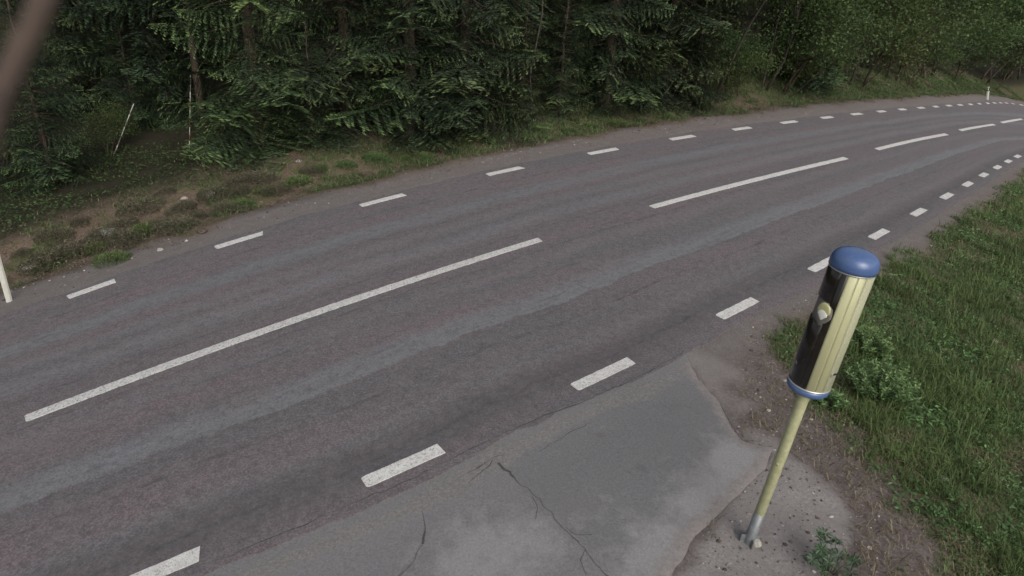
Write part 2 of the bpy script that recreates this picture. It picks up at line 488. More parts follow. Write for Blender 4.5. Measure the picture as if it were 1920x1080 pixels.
# wheel tracks: polished, bluish grey
track = None
for (tc_, w_, s_) in ((0.13, 0.025, 0.2), (0.43, 0.03, 0.2), (0.625, 0.040, 0.45), (0.70, 0.03, 0.3), (0.79, 0.045, 0.65)):
    d_ = m.math('ABSOLUTE', m.math('SUBTRACT', lw, tc_))
    r_ = m.ramp(m.math('DIVIDE', d_, w_), [(0.35, s_), (1.0, 0.0)])
    track = r_ if track is None else m.math('MAXIMUM', track, r_)
d_ = m.math('SUBTRACT', lw, 0.262)
track = m.math('MAXIMUM', track, m.ramp(m.math('ADD', m.math('MULTIPLY', d_, 5.0), m.math('MULTIPLY', m.math('SUBTRACT', m.noise(14, 4, 0.8), 0.5), 0.10)), [(0.0, 0.0), (0.03, 1.0), (0.22, 0.8), (0.38, 0.0)]))
track = m.math('MULTIPLY', track, m.ramp(streak2, [(0.3, 0.45), (0.6, 1.0)]))
col = m.mix(track, col, blue)
# dark tar band outside the edge line and dark streaks
band = m.ramp(m.math('ABSOLUTE', m.math('SUBTRACT', lw, 0.075)), [(0.012, 0.55), (0.06, 0.0)])
col = m.mix(band, col, (0.070, 0.070, 0.073))
drk = m.ramp(streak2, [(0.60, 0.0), (0.72, 0.55)])
col = m.mix(drk, col, (0.066, 0.064, 0.066))
col = m.mix(m.ramp(blot, [(0.40, 0.0), (0.75, 0.35)]), col, (0.135, 0.122, 0.120))
seam = None
brk = m.noise(3.0, 5, 0.8); wob2 = m.math('MULTIPLY', m.math('SUBTRACT', m.noise(5, 5, 0.8), 0.5), 0.012)
for sc_l, sw_ in ((0.205, 0.006), (0.075, 0.005), (0.47, 0.004), (0.885, 0.005), (0.57, 0.004)):
    r_ = m.ramp(m.math('DIVIDE', m.math('ABSOLUTE', m.math('SUBTRACT', m.math('ADD', la, wob2), sc_l)), sw_), [(0.2, 1.0), (1.0, 0.0)])
    seam = r_ if seam is None else m.math('MAXIMUM', seam, r_)
col = m.mix(m.math('MULTIPLY', seam, m.ramp(brk, [(0.42, 0.0), (0.62, 0.65)])), col, (0.048, 0.046, 0.047))
mott = m.noise(9, 5, 0.8)
col = m.mix(m.ramp(mott, [(0.36, 0.42), (0.52, 0.0)]), col, (0.056, 0.051, 0.054))
col = m.mix(m.ramp(mott, [(0.52, 0.0), (0.70, 0.30)]), col, (0.200, 0.185, 0.188))
# scattered bright chippings
col = m.mix(m.ramp(agg2, [(0.66, 0.0), (0.76, 0.6)]), col, (0.32, 0.31, 0.31))
m.set(color=col, rough=m.ramp(track, [(0.0, 0.86), (1.0, 0.62)]), spec=0.35)
m.bump(m.math('ADD', m.math('MULTIPLY', agg, 1.0), m.math('MULTIPLY', agg2, 0.5)), 0.55, 0.006)
road = mobj('road', mesh_np('road', Vr.reshape(-1, 3), Fr, m.m, {'lat': LAT.ravel(), 'lon': LON.ravel()}, False))
tag(road, kind='structure')
ASPHALT = m.m

# painted dashes, each a slab of worn thermoplastic
m = MB('road_paint_white')
wear = m.noise(30, 5, 0.85); grit = m.noise(80, 2, 0.7)
wearm = m.math('MAXIMUM', m.ramp(wear, [(0.535, 0.0), (0.60, 0.8)]), m.ramp(grit, [(0.58, 0.0), (0.63, 0.7)]))
wc = m.ramp(m.noise(9, 4), [(0.3, (0.50, 0.492, 0.475)), (0.7, (0.63, 0.625, 0.605))])
m.set(color=m.mix(wearm, wc, (0.16, 0.155, 0.15)), rough=0.75, spec=0.3)
m.bump(wear, 0.35, 0.004)
PAINT = m.m
m = MB('road_paint_worn')
wear = m.noise(30, 5, 0.9); grit = m.noise(75, 3, 0.8)
wearm = m.math('MAXIMUM', m.ramp(wear, [(0.52, 0.0), (0.60, 1.0)]), m.ramp(grit, [(0.60, 0.0), (0.68, 0.9)]))
wc = m.ramp(m.noise(9, 4), [(0.3, (0.46, 0.455, 0.44)), (0.7, (0.58, 0.575, 0.56))])
m.set(color=m.mix(wearm, wc, (0.14, 0.135, 0.135)), rough=0.8, spec=0.3)
m.bump(wear, 0.35, 0.004)
PAINTW = m.m

def road_z(x, y):
    """height of the road sheet (with its ruts)"""
    k = np.hypot(rows_f[:, 0] - x, rows_f[:, 1] - y).argmin()
    a, b = rows_n[k], rows_f[k]; d = b - a
    t = np.clip(((x - a[0]) * d[0] + (y - a[1]) * d[1]) / (d @ d), 0, 1)
    return float(zroad(np.array([x]), np.array([y]))[0]) - 0.010 * sum(math.exp(-((t - q) / 0.05) ** 2) for q in TRACKS)

def dash(name, P, w, mat, label=None):
    """P: plan points along the dash; slab 4 mm proud with ragged rounded ends"""
    P = np.asarray(P)[:, :2]
    s = np.concatenate([[0], np.cumsum(np.hypot(*np.diff(P, axis=0).T))])
    L = s[-1]; n = max(6, int(L / 0.06))
    q = np.unique(np.concatenate([[0, 0.03], np.linspace(0.06, L, n)])); n = len(q) - 1
    C = np.stack([np.interp(q, s, P[:, 0]), np.interp(q, s, P[:, 1])], 1)
    T = np.gradient(C, axis=0); T /= np.hypot(*T.T)[:, None]; N = np.stack([-T[:, 1], T[:, 0]], 1)
    hw = np.full(n + 1, w / 2); hw = hw * (1 + rng.normal(0, 0.030, n + 1))
    hw[0] *= 0.80
    sl = rng.normal(0, 0.02)
    top = []
    for i in range(n + 1):
        a = C[i] + N[i] * hw[i]; b = C[i] - N[i] * hw[i]
        if i == n: a = a + T[i] * sl; b = b - T[i] * sl
        top.append((a, b))
    V = []
    for a, b in top:
        for p_ in (a, b):
            V.append((p_[0], p_[1], road_z(*p_) + 0.009))
        for p_ in (a, b):
            V.append((p_[0], p_[1], road_z(*p_) - 0.010))
    F = []
    for i in range(n):
        o = 4 * i; e = o + 4
        F += [(o, o + 1, e + 1, e), (o + 2, o, e, e + 2), (o + 1, o + 3, e + 3, e + 1)]
    F += [(0, 2, 3, 1), (4 * n, 4 * n + 1, 4 * n + 3, 4 * n + 2)]
    ob = mobj(name, mesh_np(name, np.array(V), np.array(F), mat), road)
    if label: ob['label'] = label
    return ob

def between(line, a, b):
    i, j = sorted((line.nearest(a), line.nearest(b)))
    mid = line.P[i + 1:j]
    def foot(p, k):
        k0 = max(1, min(len(line.P) - 2, k)); k0 = max(4, min(len(line.P) - 5, k0)); A, B = line.P[k0 - 3], line.P[k0 + 3]; d = B - A
        t = ((p[0] - A[0]) * d[0] + (p[1] - A[1]) * d[1]) / (d @ d); return A + d * t
    return np.concatenate([[foot(a, line.nearest(a))], mid[1:-1] if len(mid) > 4 else mid[:0], [foot(b, line.nearest(b))]])
for k, (a, b, c, d) in enumerate(FAR):
    dash('edge_line_dash', between(far_line, on_road(a, b), on_road(c, d)), 0.175, PAINT)
far_last = far_line.nearest(on_road(1900, 194))
for k in range(8):
    i0 = far_last + 20 + 30 * k
    dash('edge_line_dash', far_line.P[i0:i0 + 11], 0.175, PAINT)
for a, b, c, d in NEAR:
    dash('edge_line_dash', between(near_line, on_road(a, b), on_road(c, d)), 0.175, PAINT)
i0 = near_line.nearest(on_road(240, 1098))
for k in range(1, 3):
    dash('edge_line_dash', near_line.P[i0 - 30 * k:i0 - 30 * k + 11], 0.175, PAINT)
cpts = [on_road(*p) for p in ((48,788),(290,692),(530,606),(770,529),(1018,453),(1222,389),(1345,356.5),(1465,325.5),(1585,296),(1644,280.2),(1774.5,252),(1800,244.7),(1864,233.3),(1878,229.7),(1915.7,223.3))]
cen_line = Line(cpts, 4, 24, 30)
for k, (a, b, c, d) in enumerate(CEN):
    dash('centre_line_dash', between(cen_line, on_road(a, b), on_road(c, d)) if k < 2 else np.array([on_road(a, b), on_road(c, d)]), 0.17, PAINTW if k == 0 else PAINT)

# ------------------------------------------------------------------ the lay-by apron
GRID = 0.05
ap = np.array(APRON)[:, :2]
# dense, ragged outline
out = []
for a, b in zip(ap, np.roll(ap, -1, 0)):
    n = max(1, int(np.hypot(*(b - a)) / 0.04))
    for t in range(n): out.append(a + (b - a) * t / n)
out = np.array(out)
out = out + 0.05 * np.stack([fbm(out[:, 0], out[:, 1], 0.25, 81, 3) - 0.5, fbm(out[:, 0], out[:, 1], 0.25, 91, 3) - 0.5], 1) * 1.6
ax = np.arange(out[:, 0].min() - 0.1, out[:, 0].max() + 0.1, GRID); ay = np.arange(max(out[:, 1].min(), 2.2), out[:, 1].max() + 0.1, GRID)
AX, AY = np.meshgrid(ax, ay)
cc = in_poly((AX[:-1, :-1] + AX[1:, 1:]) / 2, (AY[:-1, :-1] + AY[1:, 1:]) / 2, out)
keepv = np.zeros(AX.shape, int)
for dy in (0, 1):
    for dx in (0, 1):
        keepv[dy:dy + cc.shape[0], dx:dx + cc.shape[1]] += cc
bnd = (keepv > 0) & (keepv < 4)
ed, ebx, eby = poly_edge_dist(AX[bnd], AY[bnd], out[::2])
sel = ed < 0.06
bx_, by_ = AX[bnd], AY[bnd]
AX[bnd] = np.where(sel, ebx, bx_); AY[bnd] = np.where(sel, eby, by_)
dnA = dist_near(AX, AY)
AZ = zroad(AX, AY) - 0.016 - 0.012 * smooth(0.0, 0.5, dnA) + 0.008 * (fbm(AX, AY, 0.9, 101) - 0.5)
AZ = np.where(bnd, AZ - 0.012, AZ)
AZ = AZ + 0.012 * smooth(0.6, 1.2, dnA)
def gauss(px, r, amp):
    p_ = on_road(*px); return amp * np.exp(-((AX - p_[0]) ** 2 + (AY - p_[1]) ** 2) / (r * r))
dust = gauss((900, 1050), 0.55, 0.9) + gauss((1020, 1000), 0.4, 0.45) + gauss((1330, 930), 0.42, 1.0) + gauss((1380, 850), 0.35, 0.9) + gauss((1250, 1030), 0.45, 0.9) + gauss((1400, 880), 0.3, 0.7) + gauss((1180, 1080), 0.3, 0.4) + gauss((1150, 955), 0.22, 0.3)
rubble = smooth(0.5, 0.1, np.abs(dnA - 0.22) / 0.6 + 0.1) + gauss((930, 850), 0.25, 0.8) + gauss((850, 910), 0.28, 0.6) + gauss((1200, 735), 0.3, 0.6)
eo_, _, _ = poly_edge_dist(AX, AY, out[::3])
edge = smooth(0.30, 0.0, eo_) * (dnA > 0.15)
slab = np.zeros(AX.shape)
SLAB = [on_road(*p) for p in ((938,868),(1010,828),(1110,780),(1280,695),(1345,762),(1372,805),(1330,850),(1275,915),(1215,985),(1150,1068),(1060,985),(985,920))]
slab = np.where(in_poly(AX, AY, SLAB), 1.0, 0.0)
used = np.flatnonzero(keepv.ravel() > 0); remap = -np.ones(AX.size, int); remap[used] = np.arange(len(used))
ii = np.arange(AX.size).reshape(AX.shape)
Fa = np.stack([ii[:-1, :-1][cc], ii[:-1, 1:][cc], ii[1:, 1:][cc], ii[1:, :-1][cc]], -1)
m = MB('apron_asphalt')
agg = m.noise(40, 6, 0.95); blot = m.noise(1.1, 5, 0.55); med = m.noise(4.5, 5, 0.62)
c1 = m.ramp(agg, [(0.28, (0.080, 0.078, 0.081)), (0.5, (0.155, 0.152, 0.156)), (0.72, (0.248, 0.244, 0.250))])
c2 = m.ramp(agg, [(0.28, (0.076, 0.075, 0.078)), (0.5, (0.138, 0.137, 0.141)), (0.72, (0.212, 0.210, 0.215))])
col = m.mix(m.attr('slab'), c1, c2)
col = m.mix(m.ramp(blot, [(0.4, 0.0), (0.7, 0.35)]), col, (0.148, 0.144, 0.145))
dn_ = m.math('ADD', m.attr('dust'), m.math('MULTIPLY', m.math('SUBTRACT', med, 0.5), 1.6))
col = m.mix(m.ramp(dn_, [(0.25, 0.0), (0.80, 0.85)]), col, m.ramp(agg, [(0.3, (0.155, 0.152, 0.152)), (0.7, (0.31, 0.304, 0.302))]))
grit_ = m.noise(22, 5, 0.95)
col = m.mix(m.ramp(grit_, [(0.60, 0.0), (0.72, 0.55)]), col, (0.27, 0.26, 0.25))
col = m.mix(m.ramp(grit_, [(0.28, 0.5), (0.38, 0.0)]), col, (0.065, 0.063, 0.064))
col = m.mix(m.ramp(m.noise(2.3, 4, 0.7), [(0.62, 0.0), (0.70, 0.35)]), col, (0.085, 0.083, 0.085))
rb = m.math('ADD', m.attr('rubble'), m.math('MULTIPLY', m.math('SUBTRACT', m.noise(9, 5, 0.7), 0.5), 2.2))
rc = m.ramp(m.noise(30, 5, 0.95), [(0.25, (0.070, 0.067, 0.064)), (0.5, (0.160, 0.154, 0.148)), (0.75, (0.29, 0.282, 0.272))])
col = m.mix(m.ramp(rb, [(0.45, 0.0), (0.85, 0.9)]), col, rc)
eg = m.math('ADD', m.attr('edge'), m.math('MULTIPLY', m.math('SUBTRACT', m.noise(6, 5, 0.75), 0.5), 2.4))
col = m.mix(m.math('MULTIPLY', m.ramp(eg, [(0.40, 0.0), (0.85, 0.9)]), m.ramp(m.attr('edge'), [(0.0, 0.0), (0.2, 1.0)])), col, m.ramp(grit_, [(0.3, (0.12, 0.106, 0.10)), (0.7, (0.27, 0.245, 0.235))]))
m.set(color=col, rough=0.88, spec=0.3)
m.bump(m.math('ADD', agg, m.math('MULTIPLY', m.math('MULTIPLY', m.noise(40, 4, 0.8), m.attr('rubble')), 2.0)), 0.5, 0.007)
apron = mobj('lay_by_apron', mesh_np('lay_by_apron', np.stack([AX, AY, AZ], -1).reshape(-1, 3)[used], remap[Fa], m.m, {'dust': dust.ravel()[used], 'edge': edge.ravel()[used], 'slab': slab.ravel()[used], 'rubble': np.clip(rubble, 0, 1).ravel()[used]}, True))
tag(apron, kind='structure')

# cracks: ragged gaping seams filled with dark grit
CRACKM = plain('crack_fill', (0.072, 0.069, 0.066), 0.95, spec=0.1, nscale=60, namp=0.4)
def crack(px, w0, w1, parent, zf, seed, jit=0.03, name='crack', mat=None, wmin=0.005):
    P = np.array([on_road(*p) for p in px])[:, :2]
    s = np.concatenate([[0], np.cumsum(np.hypot(*np.diff(P, axis=0).T))])
    n = int(s[-1] / 0.015) + 2; q = np.linspace(0, s[-1], n)
    C = np.stack([np.interp(q, s, P[:, 0]), np.interp(q, s, P[:, 1])], 1)
    T = np.gradient(C, axis=0); T /= np.hypot(*T.T)[:, None] + 1e-9; N = np.stack([-T[:, 1], T[:, 0]], 1)
    off = jit * ((fbm(q, q * 0 + seed, 0.5, seed, 3) - 0.5) * 2.2 + (fbm(q, q * 0 + seed, 0.10, seed + 3, 2) - 0.5) * 1.2)
    w = np.clip(w0 * 0.6 + (w1 - w0) * (fbm(q, q * 0 + 7, 0.5, seed + 5, 3) - 0.42) * 2.2 + 0.012 * (fbm(q, q * 0 + 3, 0.05, seed + 8, 2) - 0.5), wmin, 1)
    C = C + N * off[:, None]
    A = C + N * w[:, None] / 2; B = C - N * w[:, None] / 2
    V = np.concatenate([np.stack([A, B], 1).reshape(-1, 2), np.zeros((2 * n, 1))], 1)
    V[:, 2] = zf(V[:, 0], V[:, 1])
    k = np.arange(n - 1) * 2
    ob = mobj(name, mesh_np(name, V, np.stack([k, k + 1, k + 3, k + 2], 1), mat or CRACKM), parent)
    return ob
def apz(x, y):
    return zroad(x, y) - 0.016 - 0.012 * smooth(0.0, 0.5, dist_near(x, y)) + 0.012 * smooth(0.6, 1.2, dist_near(x, y)) + 0.008 * (fbm(x, y, 0.9, 101) - 0.5) + 0.004
crack([(932, 868), (1000, 930), (1030, 958), (1062, 990), (1100, 1030), (1145, 1080)], 0.010, 0.042, apron, apz, 3, 0.045, wmin=0.006)
crack([(1000, 930), (1010, 950), (1005, 972)], 0.006, 0.014, apron, apz, 31, 0.02)
crack([(1062, 990), (1080, 1000), (1110, 1003)], 0.006, 0.012, apron, apz, 32, 0.02)
crack([(925, 862), (905, 880), (880, 905)], 0.006, 0.02, apron, apz, 33, 0.03)
crack([(1100, 1030), (1090, 1050), (1100, 1075)], 0.006, 0.012, apron, apz, 34, 0.02)
crack([(790, 955), (795, 990), (793, 1018)], 0.012, 0.04, apron, apz, 5, 0.02)
crack([(795, 1018), (770, 1060), (745, 1085)], 0.004, 0.012, apron, apz, 6, 0.02)
crack([(875, 885), (925, 855), (945, 850)], 0.02, 0.11, apron, apz, 7, 0.03)
crack([(1010, 845), (1060, 815), (1110, 790)], 0.005, 0.02, apron, apz, 8, 0.03)
crack([(1352, 757), (1374, 800), (1392, 824), (1424, 828)], 0.006, 0.018, apron, apz, 9, 0.02)
crack([(350, 1066), (430, 1045), (500, 1012), (580, 980), (640, 953), (700, 928), (767, 902), (820, 873), (873, 847), (930, 820), (973, 802), (1040, 775), (1100, 752), (1160, 723), (1230, 690), (1282, 658)], 0.008, 0.022, apron, lambda x, y: np.maximum(apz(x, y), zroad(x, y) + 0.002), 12, 0.03)
crack([(628, 972), (655, 961)], 0.02, 0.022, apron, lambda x, y: apz(x, y) + 0.004, 21, 0.0, 'paint_scrape', PAINTW)
crack([(476, 1036), (500, 1026)], 0.02, 0.022, apron, lambda x, y: apz(x, y) + 0.004, 22, 0.0, 'paint_scrape', PAINTW)
#--PART2--

# ------------------------------------------------------------------ posts and the speed camera
def proj(P):
    d = Vector(P) - Vector((0, 0, CAMH))
    z = d.dot(F0); return 960 + FPX * d.dot(RV) / z, 540 - FPX * d.dot(UV) / z
def axis_from(base_px, top_px, length=None):
    """upright thing standing on the ground: base point, axis (tilted sideways only as far as the picture shows), length"""
    B = Vector(ground_at(*base_px))
    side = Vector((-(B.y), B.x, 0)).normalized() * -1     # to the right as seen from the camera
    best = None
    bu, bv = proj(B); want = math.atan2(top_px[0] - bu, bv - top_px[1])
    for i in range(-500, 501):
        phi = math.radians(i * 0.06)
        ax = Vector((0, 0, 1)) * math.cos(phi) + side * math.sin(phi)
        u, v = proj(B + ax * 0.6)
        # compare against the line to the top pixel
        e = abs(math.atan2(u - bu, bv - v) - want)
        if best is None or e < best[0]: best = (e, ax, phi)
    ax = best[1]
    if length is None:
        ts = np.linspace(0.1, 6, 3000); vs_ = [proj(B + ax * t)[1] for t in ts]
        length = float(ts[int(np.argmin(np.abs(np.array(vs_) - top_px[1])))])
    return B, ax, length
def frame(name, B, ax, face):
    """empty at B with z along ax and x turned towards `face`"""
    z = ax.normalized(); x = (face - z * face.dot(z)).normalized(); y = z.cross(x)
    m_ = Matrix.Identity(4)
    for i in range(3):
        m_[i][0] = x[i]; m_[i][1] = y[i]; m_[i][2] = z[i]; m_[i][3] = B[i]
    e = bpy.data.objects.new(name, None); e.empty_display_size = 0.2; e.matrix_world = m_
    return link(e)
def t_at(B, ax, v):
    ts = np.linspace(0.0, 5, 5001); vs_ = np.array([proj(B + ax * t)[1] for t in ts])
    return float(ts[int(np.argmin(np.abs(vs_ - v)))])

m = MB('pole_khaki')
n_ = m.noise(16, 5, 0.7); n2_ = m.noise(60, 4, 0.7)
pc = m.ramp(n_, [(0.3, (0.34, 0.345, 0.195)), (0.55, (0.43, 0.435, 0.26)), (0.75, (0.56, 0.565, 0.39))])
pc = m.mix(m.ramp(n2_, [(0.62, 0.0), (0.75, 0.5)]), pc, (0.28, 0.27, 0.15))
m.set(color=pc, rough=0.48, spec=0.4); POLEM = m.m
m = MB('pole_galvanised')
n_ = m.noise(22, 5, 0.7)
m.set(color=m.ramp(n_, [(0.3, (0.13, 0.145, 0.15)), (0.7, (0.22, 0.235, 0.24))]), rough=0.5, metal=0.35); GALV = m.m
m = MB('housing_khaki')
n_ = m.noise(3.5, 4, 0.6, m.coord((2, 2, 0.6))); n2_ = m.noise(110, 3, 0.7)
hc = m.ramp(n_, [(0.3, (0.40, 0.40, 0.235)), (0.7, (0.45, 0.45, 0.27))])
hc = m.mix(m.ramp(n2_, [(0.66, 0.0), (0.78, 0.35)]), hc, (0.33, 0.33, 0.22))
hc = m.mix(m.ramp(m.noise(2.2, 6, 0.75), [(0.5, 0.0), (0.75, 0.4)]), hc, (0.30, 0.29, 0.20))
m.set(color=hc, rough=0.42, metal=0.15, spec=0.5); HOUS = m.m
m = MB('housing_knurled')
w_ = m.n('ShaderNodeTexWave'); w_.inputs['Scale'].default_value = 26; w_.bands_direction = 'Z'
m.l(m.coord(), w_.inputs['Vector'])
m.set(color=m.ramp(w_.outputs['Fac'], [(0.2, (0.30, 0.305, 0.20)), (0.8, (0.46, 0.465, 0.32))]), rough=0.55)
m.bump(w_.outputs['Fac'], 0.5, 0.004); KNURL = m.m
m = MB('dome_blue')
n_ = m.noise(40, 4, 0.7)
bc_ = m.ramp(n_, [(0.3, (0.060, 0.105, 0.235)), (0.7, (0.075, 0.128, 0.270))])
bc_ = m.mix(m.ramp(m.noise(12, 6, 0.8), [(0.5, 0.0), (0.72, 0.35)]), bc_, (0.14, 0.17, 0.22))
m.set(color=bc_, rough=m.ramp(n_, [(0.3, 0.14), (0.7, 0.24)]), spec=0.5); BLUE = m.m
m = MB('camera_glass')
n_ = m.noise(5, 4, 0.6)
m.set(color=m.ramp(n_, [(0.35, (0.010, 0.009, 0.008)), (0.7, (0.026, 0.022, 0.018))]), rough=0.09, spec=0.55); GLASS = m.m
TRIM = plain('trim_silver', (0.55, 0.56, 0.55), 0.3, 0.6)
RECESS = plain('recess_grey', (0.16, 0.152, 0.135), 0.6, nscale=30)
REFL = plain('reflector_yellow', (0.60, 0.59, 0.30), 0.3, 0.3)
LENSW = plain('flash_lens_white', (0.80, 0.80, 0.72), 0.25, 0.0, 0.6)
BLACK = plain('black_rubber', (0.012, 0.012, 0.013), 0.6)
WHITEP = plain('white_plastic', (0.50, 0.50, 0.45), 0.5, nscale=20, namp=0.08)
STONEP = plain('stone_pale', (0.33, 0.31, 0.275), 0.85, nscale=25, namp=0.3)

B, ax, L = axis_from((1403, 1018), (1613, 463))
toCam = Vector((0, 0, CAMH)) - B; toCam.z = 0
sc_ = frame('speed_camera', B - ax * 0.02, ax, toCam)
tag(sc_, 'roadside speed camera with blue dome cap on a leaning khaki pole', 'speed camera')
tb, tr, td = t_at(B, ax, 723), t_at(B, ax, 712), t_at(B, ax, 498)
midP = B + ax * ((tb + td) / 2)
RH = 39.5 / FPX * (midP - Vector((0, 0, CAMH))).dot(F0)
RP = 9.6 / FPX * (B + ax * 0.5 - Vector((0, 0, CAMH))).dot(F0)
print('speed camera', B, 'tilt', math.degrees(ax.angle(Vector((0, 0, 1)))), 'L', L, tb, td, 'R', RH, RP)
rad = math.radians
def arc_panel(r, z0, z1, a0, a1, th=0.006, seg=24, bev=0.002):
    """curved sheet with thickness"""
    bm = bmesh.new(); n = max(3, int(seg * abs(a1 - a0) / 180) + 2)
    def ring(rr, z): return [bm.verts.new((rr * math.cos(rad(a0 + (a1 - a0) * i / n)), rr * math.sin(rad(a0 + (a1 - a0) * i / n)), z)) for i in range(n + 1)]
    P = [(r - bev, z0), (r, z0 + bev), (r, z1 - bev), (r - bev, z1), (r - th, z1), (r - th, z0)]
    R = [ring(*p) for p in P]
    for k in range(6):
        A_, B_ = R[k], R[(k + 1) % 6]
        for i in range(n): bm.faces.new((A_[i], A_[i + 1], B_[i + 1], B_[i]))
    bm.faces.new([R[k][0] for k in range(6)]); bm.faces.new([R[5 - k][n] for k in range(6)])
    bmesh.ops.recalc_face_normals(bm, faces=bm.faces)
    return bm
# pole: grey lower length, khaki upper length
zsplit = t_at(B, ax, 958)
from_bm('pole_foot', lathe([(RP * 1.02, 0.0), (RP * 1.02, zsplit), (RP * 0.9, zsplit)], 28), GALV, sc_)
from_bm('pole', lathe([(RP * 0.9, zsplit - 0.02), (RP, zsplit - 0.015), (RP, tb + 0.05)], 28), POLEM, sc_)
zb = t_at(B, ax, 863)
bm = lathe([(0.016, 0), (0.014, 0.004), (0.0, 0.005)], 14)
bmesh.ops.transform(bm, matrix=Matrix.Translation((RP * math.cos(rad(-8)), RP * math.sin(rad(-8)), zb)) @ Matrix.Rotation(rad(-8), 4, 'Z') @ Matrix.Rotation(rad(90), 4, 'Y'), verts=bm.verts)
from_bm('plug', bm, plain('plug_ochre', (0.33, 0.31, 0.14), 0.6), sc_)
# foot clamp
bm = bmesh.new(); box(bm, (0, 0, 0.012), (0.25, 0.25, 0.022), Matrix.Rotation(rad(28), 3, 'Z'), 0.006)
bp = from_bm('base_plate', bm, GALV, sc_, False)
for k in range(4):
    a = rad(28 + 45 + 90 * k)
    bm = lathe([(0.019, 0.02), (0.019, 0.04), (0.009, 0.042), (0.009, 0.062), (0.0, 0.063)], 6)
    bmesh.ops.translate(bm, verts=bm.verts, vec=(0.145 * math.cos(a), 0.145 * math.sin(a), 0))
    from_bm('bolt', bm, GALV, bp, False)
for k, a in enumerate((-62, 28, 118, 208)):
    bm = bmesh.new(); box(bm, (RP + 0.022, 0, 0.075), (0.05, 0.012, 0.11), None, 0.003)
    bmesh.ops.rotate(bm, verts=bm.verts, cent=(0, 0, 0), matrix=Matrix.Rotation(rad(a), 3, 'Z'))
    from_bm('gusset', bm, GALV, sc_, False)
# housing
from_bm('housing_core', lathe([(0.0, tb - 0.005), (RH * 0.9, tb), (RH * 0.9, td), (0, td)], 40), BLACK, sc_)
from_bm('bottom_ring', lathe([(RP * 0.9, tb - 0.008), (RH * 0.80, tb - 0.008), (RH * 0.95, tb - 0.004), (RH * 1.0, tb + 0.008), (RH * 1.01, tr - 0.006), (RH * 0.88, tr - 0.004)], 56), BLUE, sc_)
from_bm('trim_ring', lathe([(RH * 0.9, tr - 0.006), (RH * 1.018, tr - 0.004), (RH * 1.018, tr + 0.006), (RH * 0.9, tr + 0.008)], 56), TRIM, sc_)
from_bm('trim_ring', lathe([(RH * 0.9, td - 0.010), (RH * 1.02, td - 0.007), (RH * 1.02, td + 0.003), (RH * 0.9, td + 0.005)], 56), TRIM, sc_)
DH = 0.150
prof = [(RH * 0.9, td + 0.001), (RH * 1.035, td + 0.004), (RH * 1.045, td + 0.03)]
for k in range(1, 15):
    a = k / 14 * math.pi / 2
    c_, s_ = math.cos(a), math.sin(a)
    prof.append((RH * 1.045 * max(0.0, c_) ** 0.62, td + 0.03 + (DH - 0.03) * s_ ** 0.85))
from_bm('dome_cap', lathe(prof, 56), BLUE, sc_)
z0, z1 = tr + 0.008, td - 0.010
S1, S2, S3 = -5, 19, 42
from_bm('body_panel', arc_panel(RH, z0, z1, S1 + 0.4, S2 - 0.25), HOUS, sc_)
from_bm('body_panel', arc_panel(RH * 0.992, z0, z1, S2 + 0.25, S3 - 0.3), HOUS, sc_)
from_bm('body_panel', arc_panel(RH, z0, z1, S3 + 0.5, 168), KNURL, sc_)
zl = z0 + 0.67 * (z1 - z0)                     # height of the flash window
w0, w1 = zl - 0.115, zl + 0.085
from_bm('glass_panel', arc_panel(RH * 0.995, w1, z1, -190, S1 - 17), GLASS, sc_)
from_bm('glass_panel', arc_panel(RH * 0.995, z0, w0, -190, S1 - 17), GLASS, sc_)
from_bm('glass_strip', arc_panel(RH * 0.995, z0, z1, S1 - 16.6, S1 - 0.2), GLASS, sc_)
rec = from_bm('flash_recess', arc_panel(RH * 0.93, w0 - 0.004, w1 + 0.004, -150, S1 - 12), RECESS, sc_)
fl = bpy.data.objects.new('flash_unit', None)
# teardrop reflector bowl in the recess
def teardrop(h, w, d, flip=1):
    bm = bmesh.new(); n = 28; rings = []
    for k, (s_, dz) in enumerate(((1.0, 0.0), (0.96, d * 0.5), (0.75, d), (0.4, d * 1.25), (0.0, d * 1.3))):
        ring = []
        for i in range(n):
            a = 2 * math.pi * i / n
            y = math.cos(a) * w * (1 - 0.38 * max(0, -math.sin(a))) ; z = math.sin(a) * h
            if math.sin(a) < 0: y *= (1 + math.sin(a) * 0.35)
            ring.append(bm.verts.new((dz, y * s_, z * s_)))
        rings.append(ring)
    for A_, B_ in zip(rings[:-1], rings[1:]):
        for i in range(n): bm.faces.new((A_[i], A_[(i + 1) % n], B_[(i + 1) % n], B_[i]))
    bmesh.ops.recalc_face_normals(bm, faces=bm.faces)
    return bm
def seat(bm, ang, r, z):
    bmesh.ops.transform(bm, matrix=Matrix.Translation((r * math.cos(rad(ang)), r * math.sin(rad(ang)), z)) @ Matrix.Rotation(rad(ang), 4, 'Z'), verts=bm.verts)
    return bm
from_bm('flash_bezel', seat(teardrop(0.125, 0.075, 0.012), -32, RH * 0.925, zl - 0.030), RECESS, sc_)
rf_ = from_bm('flash_reflector', seat(teardrop(0.078, 0.060, 0.009), -32, RH * 0.965, zl), REFL, sc_)
bm = teardrop(0.050, 0.046, 0.008); from_bm('flash_lens', seat(bm, -32, RH * 0.990, zl - 0.026), LENSW, rf_)
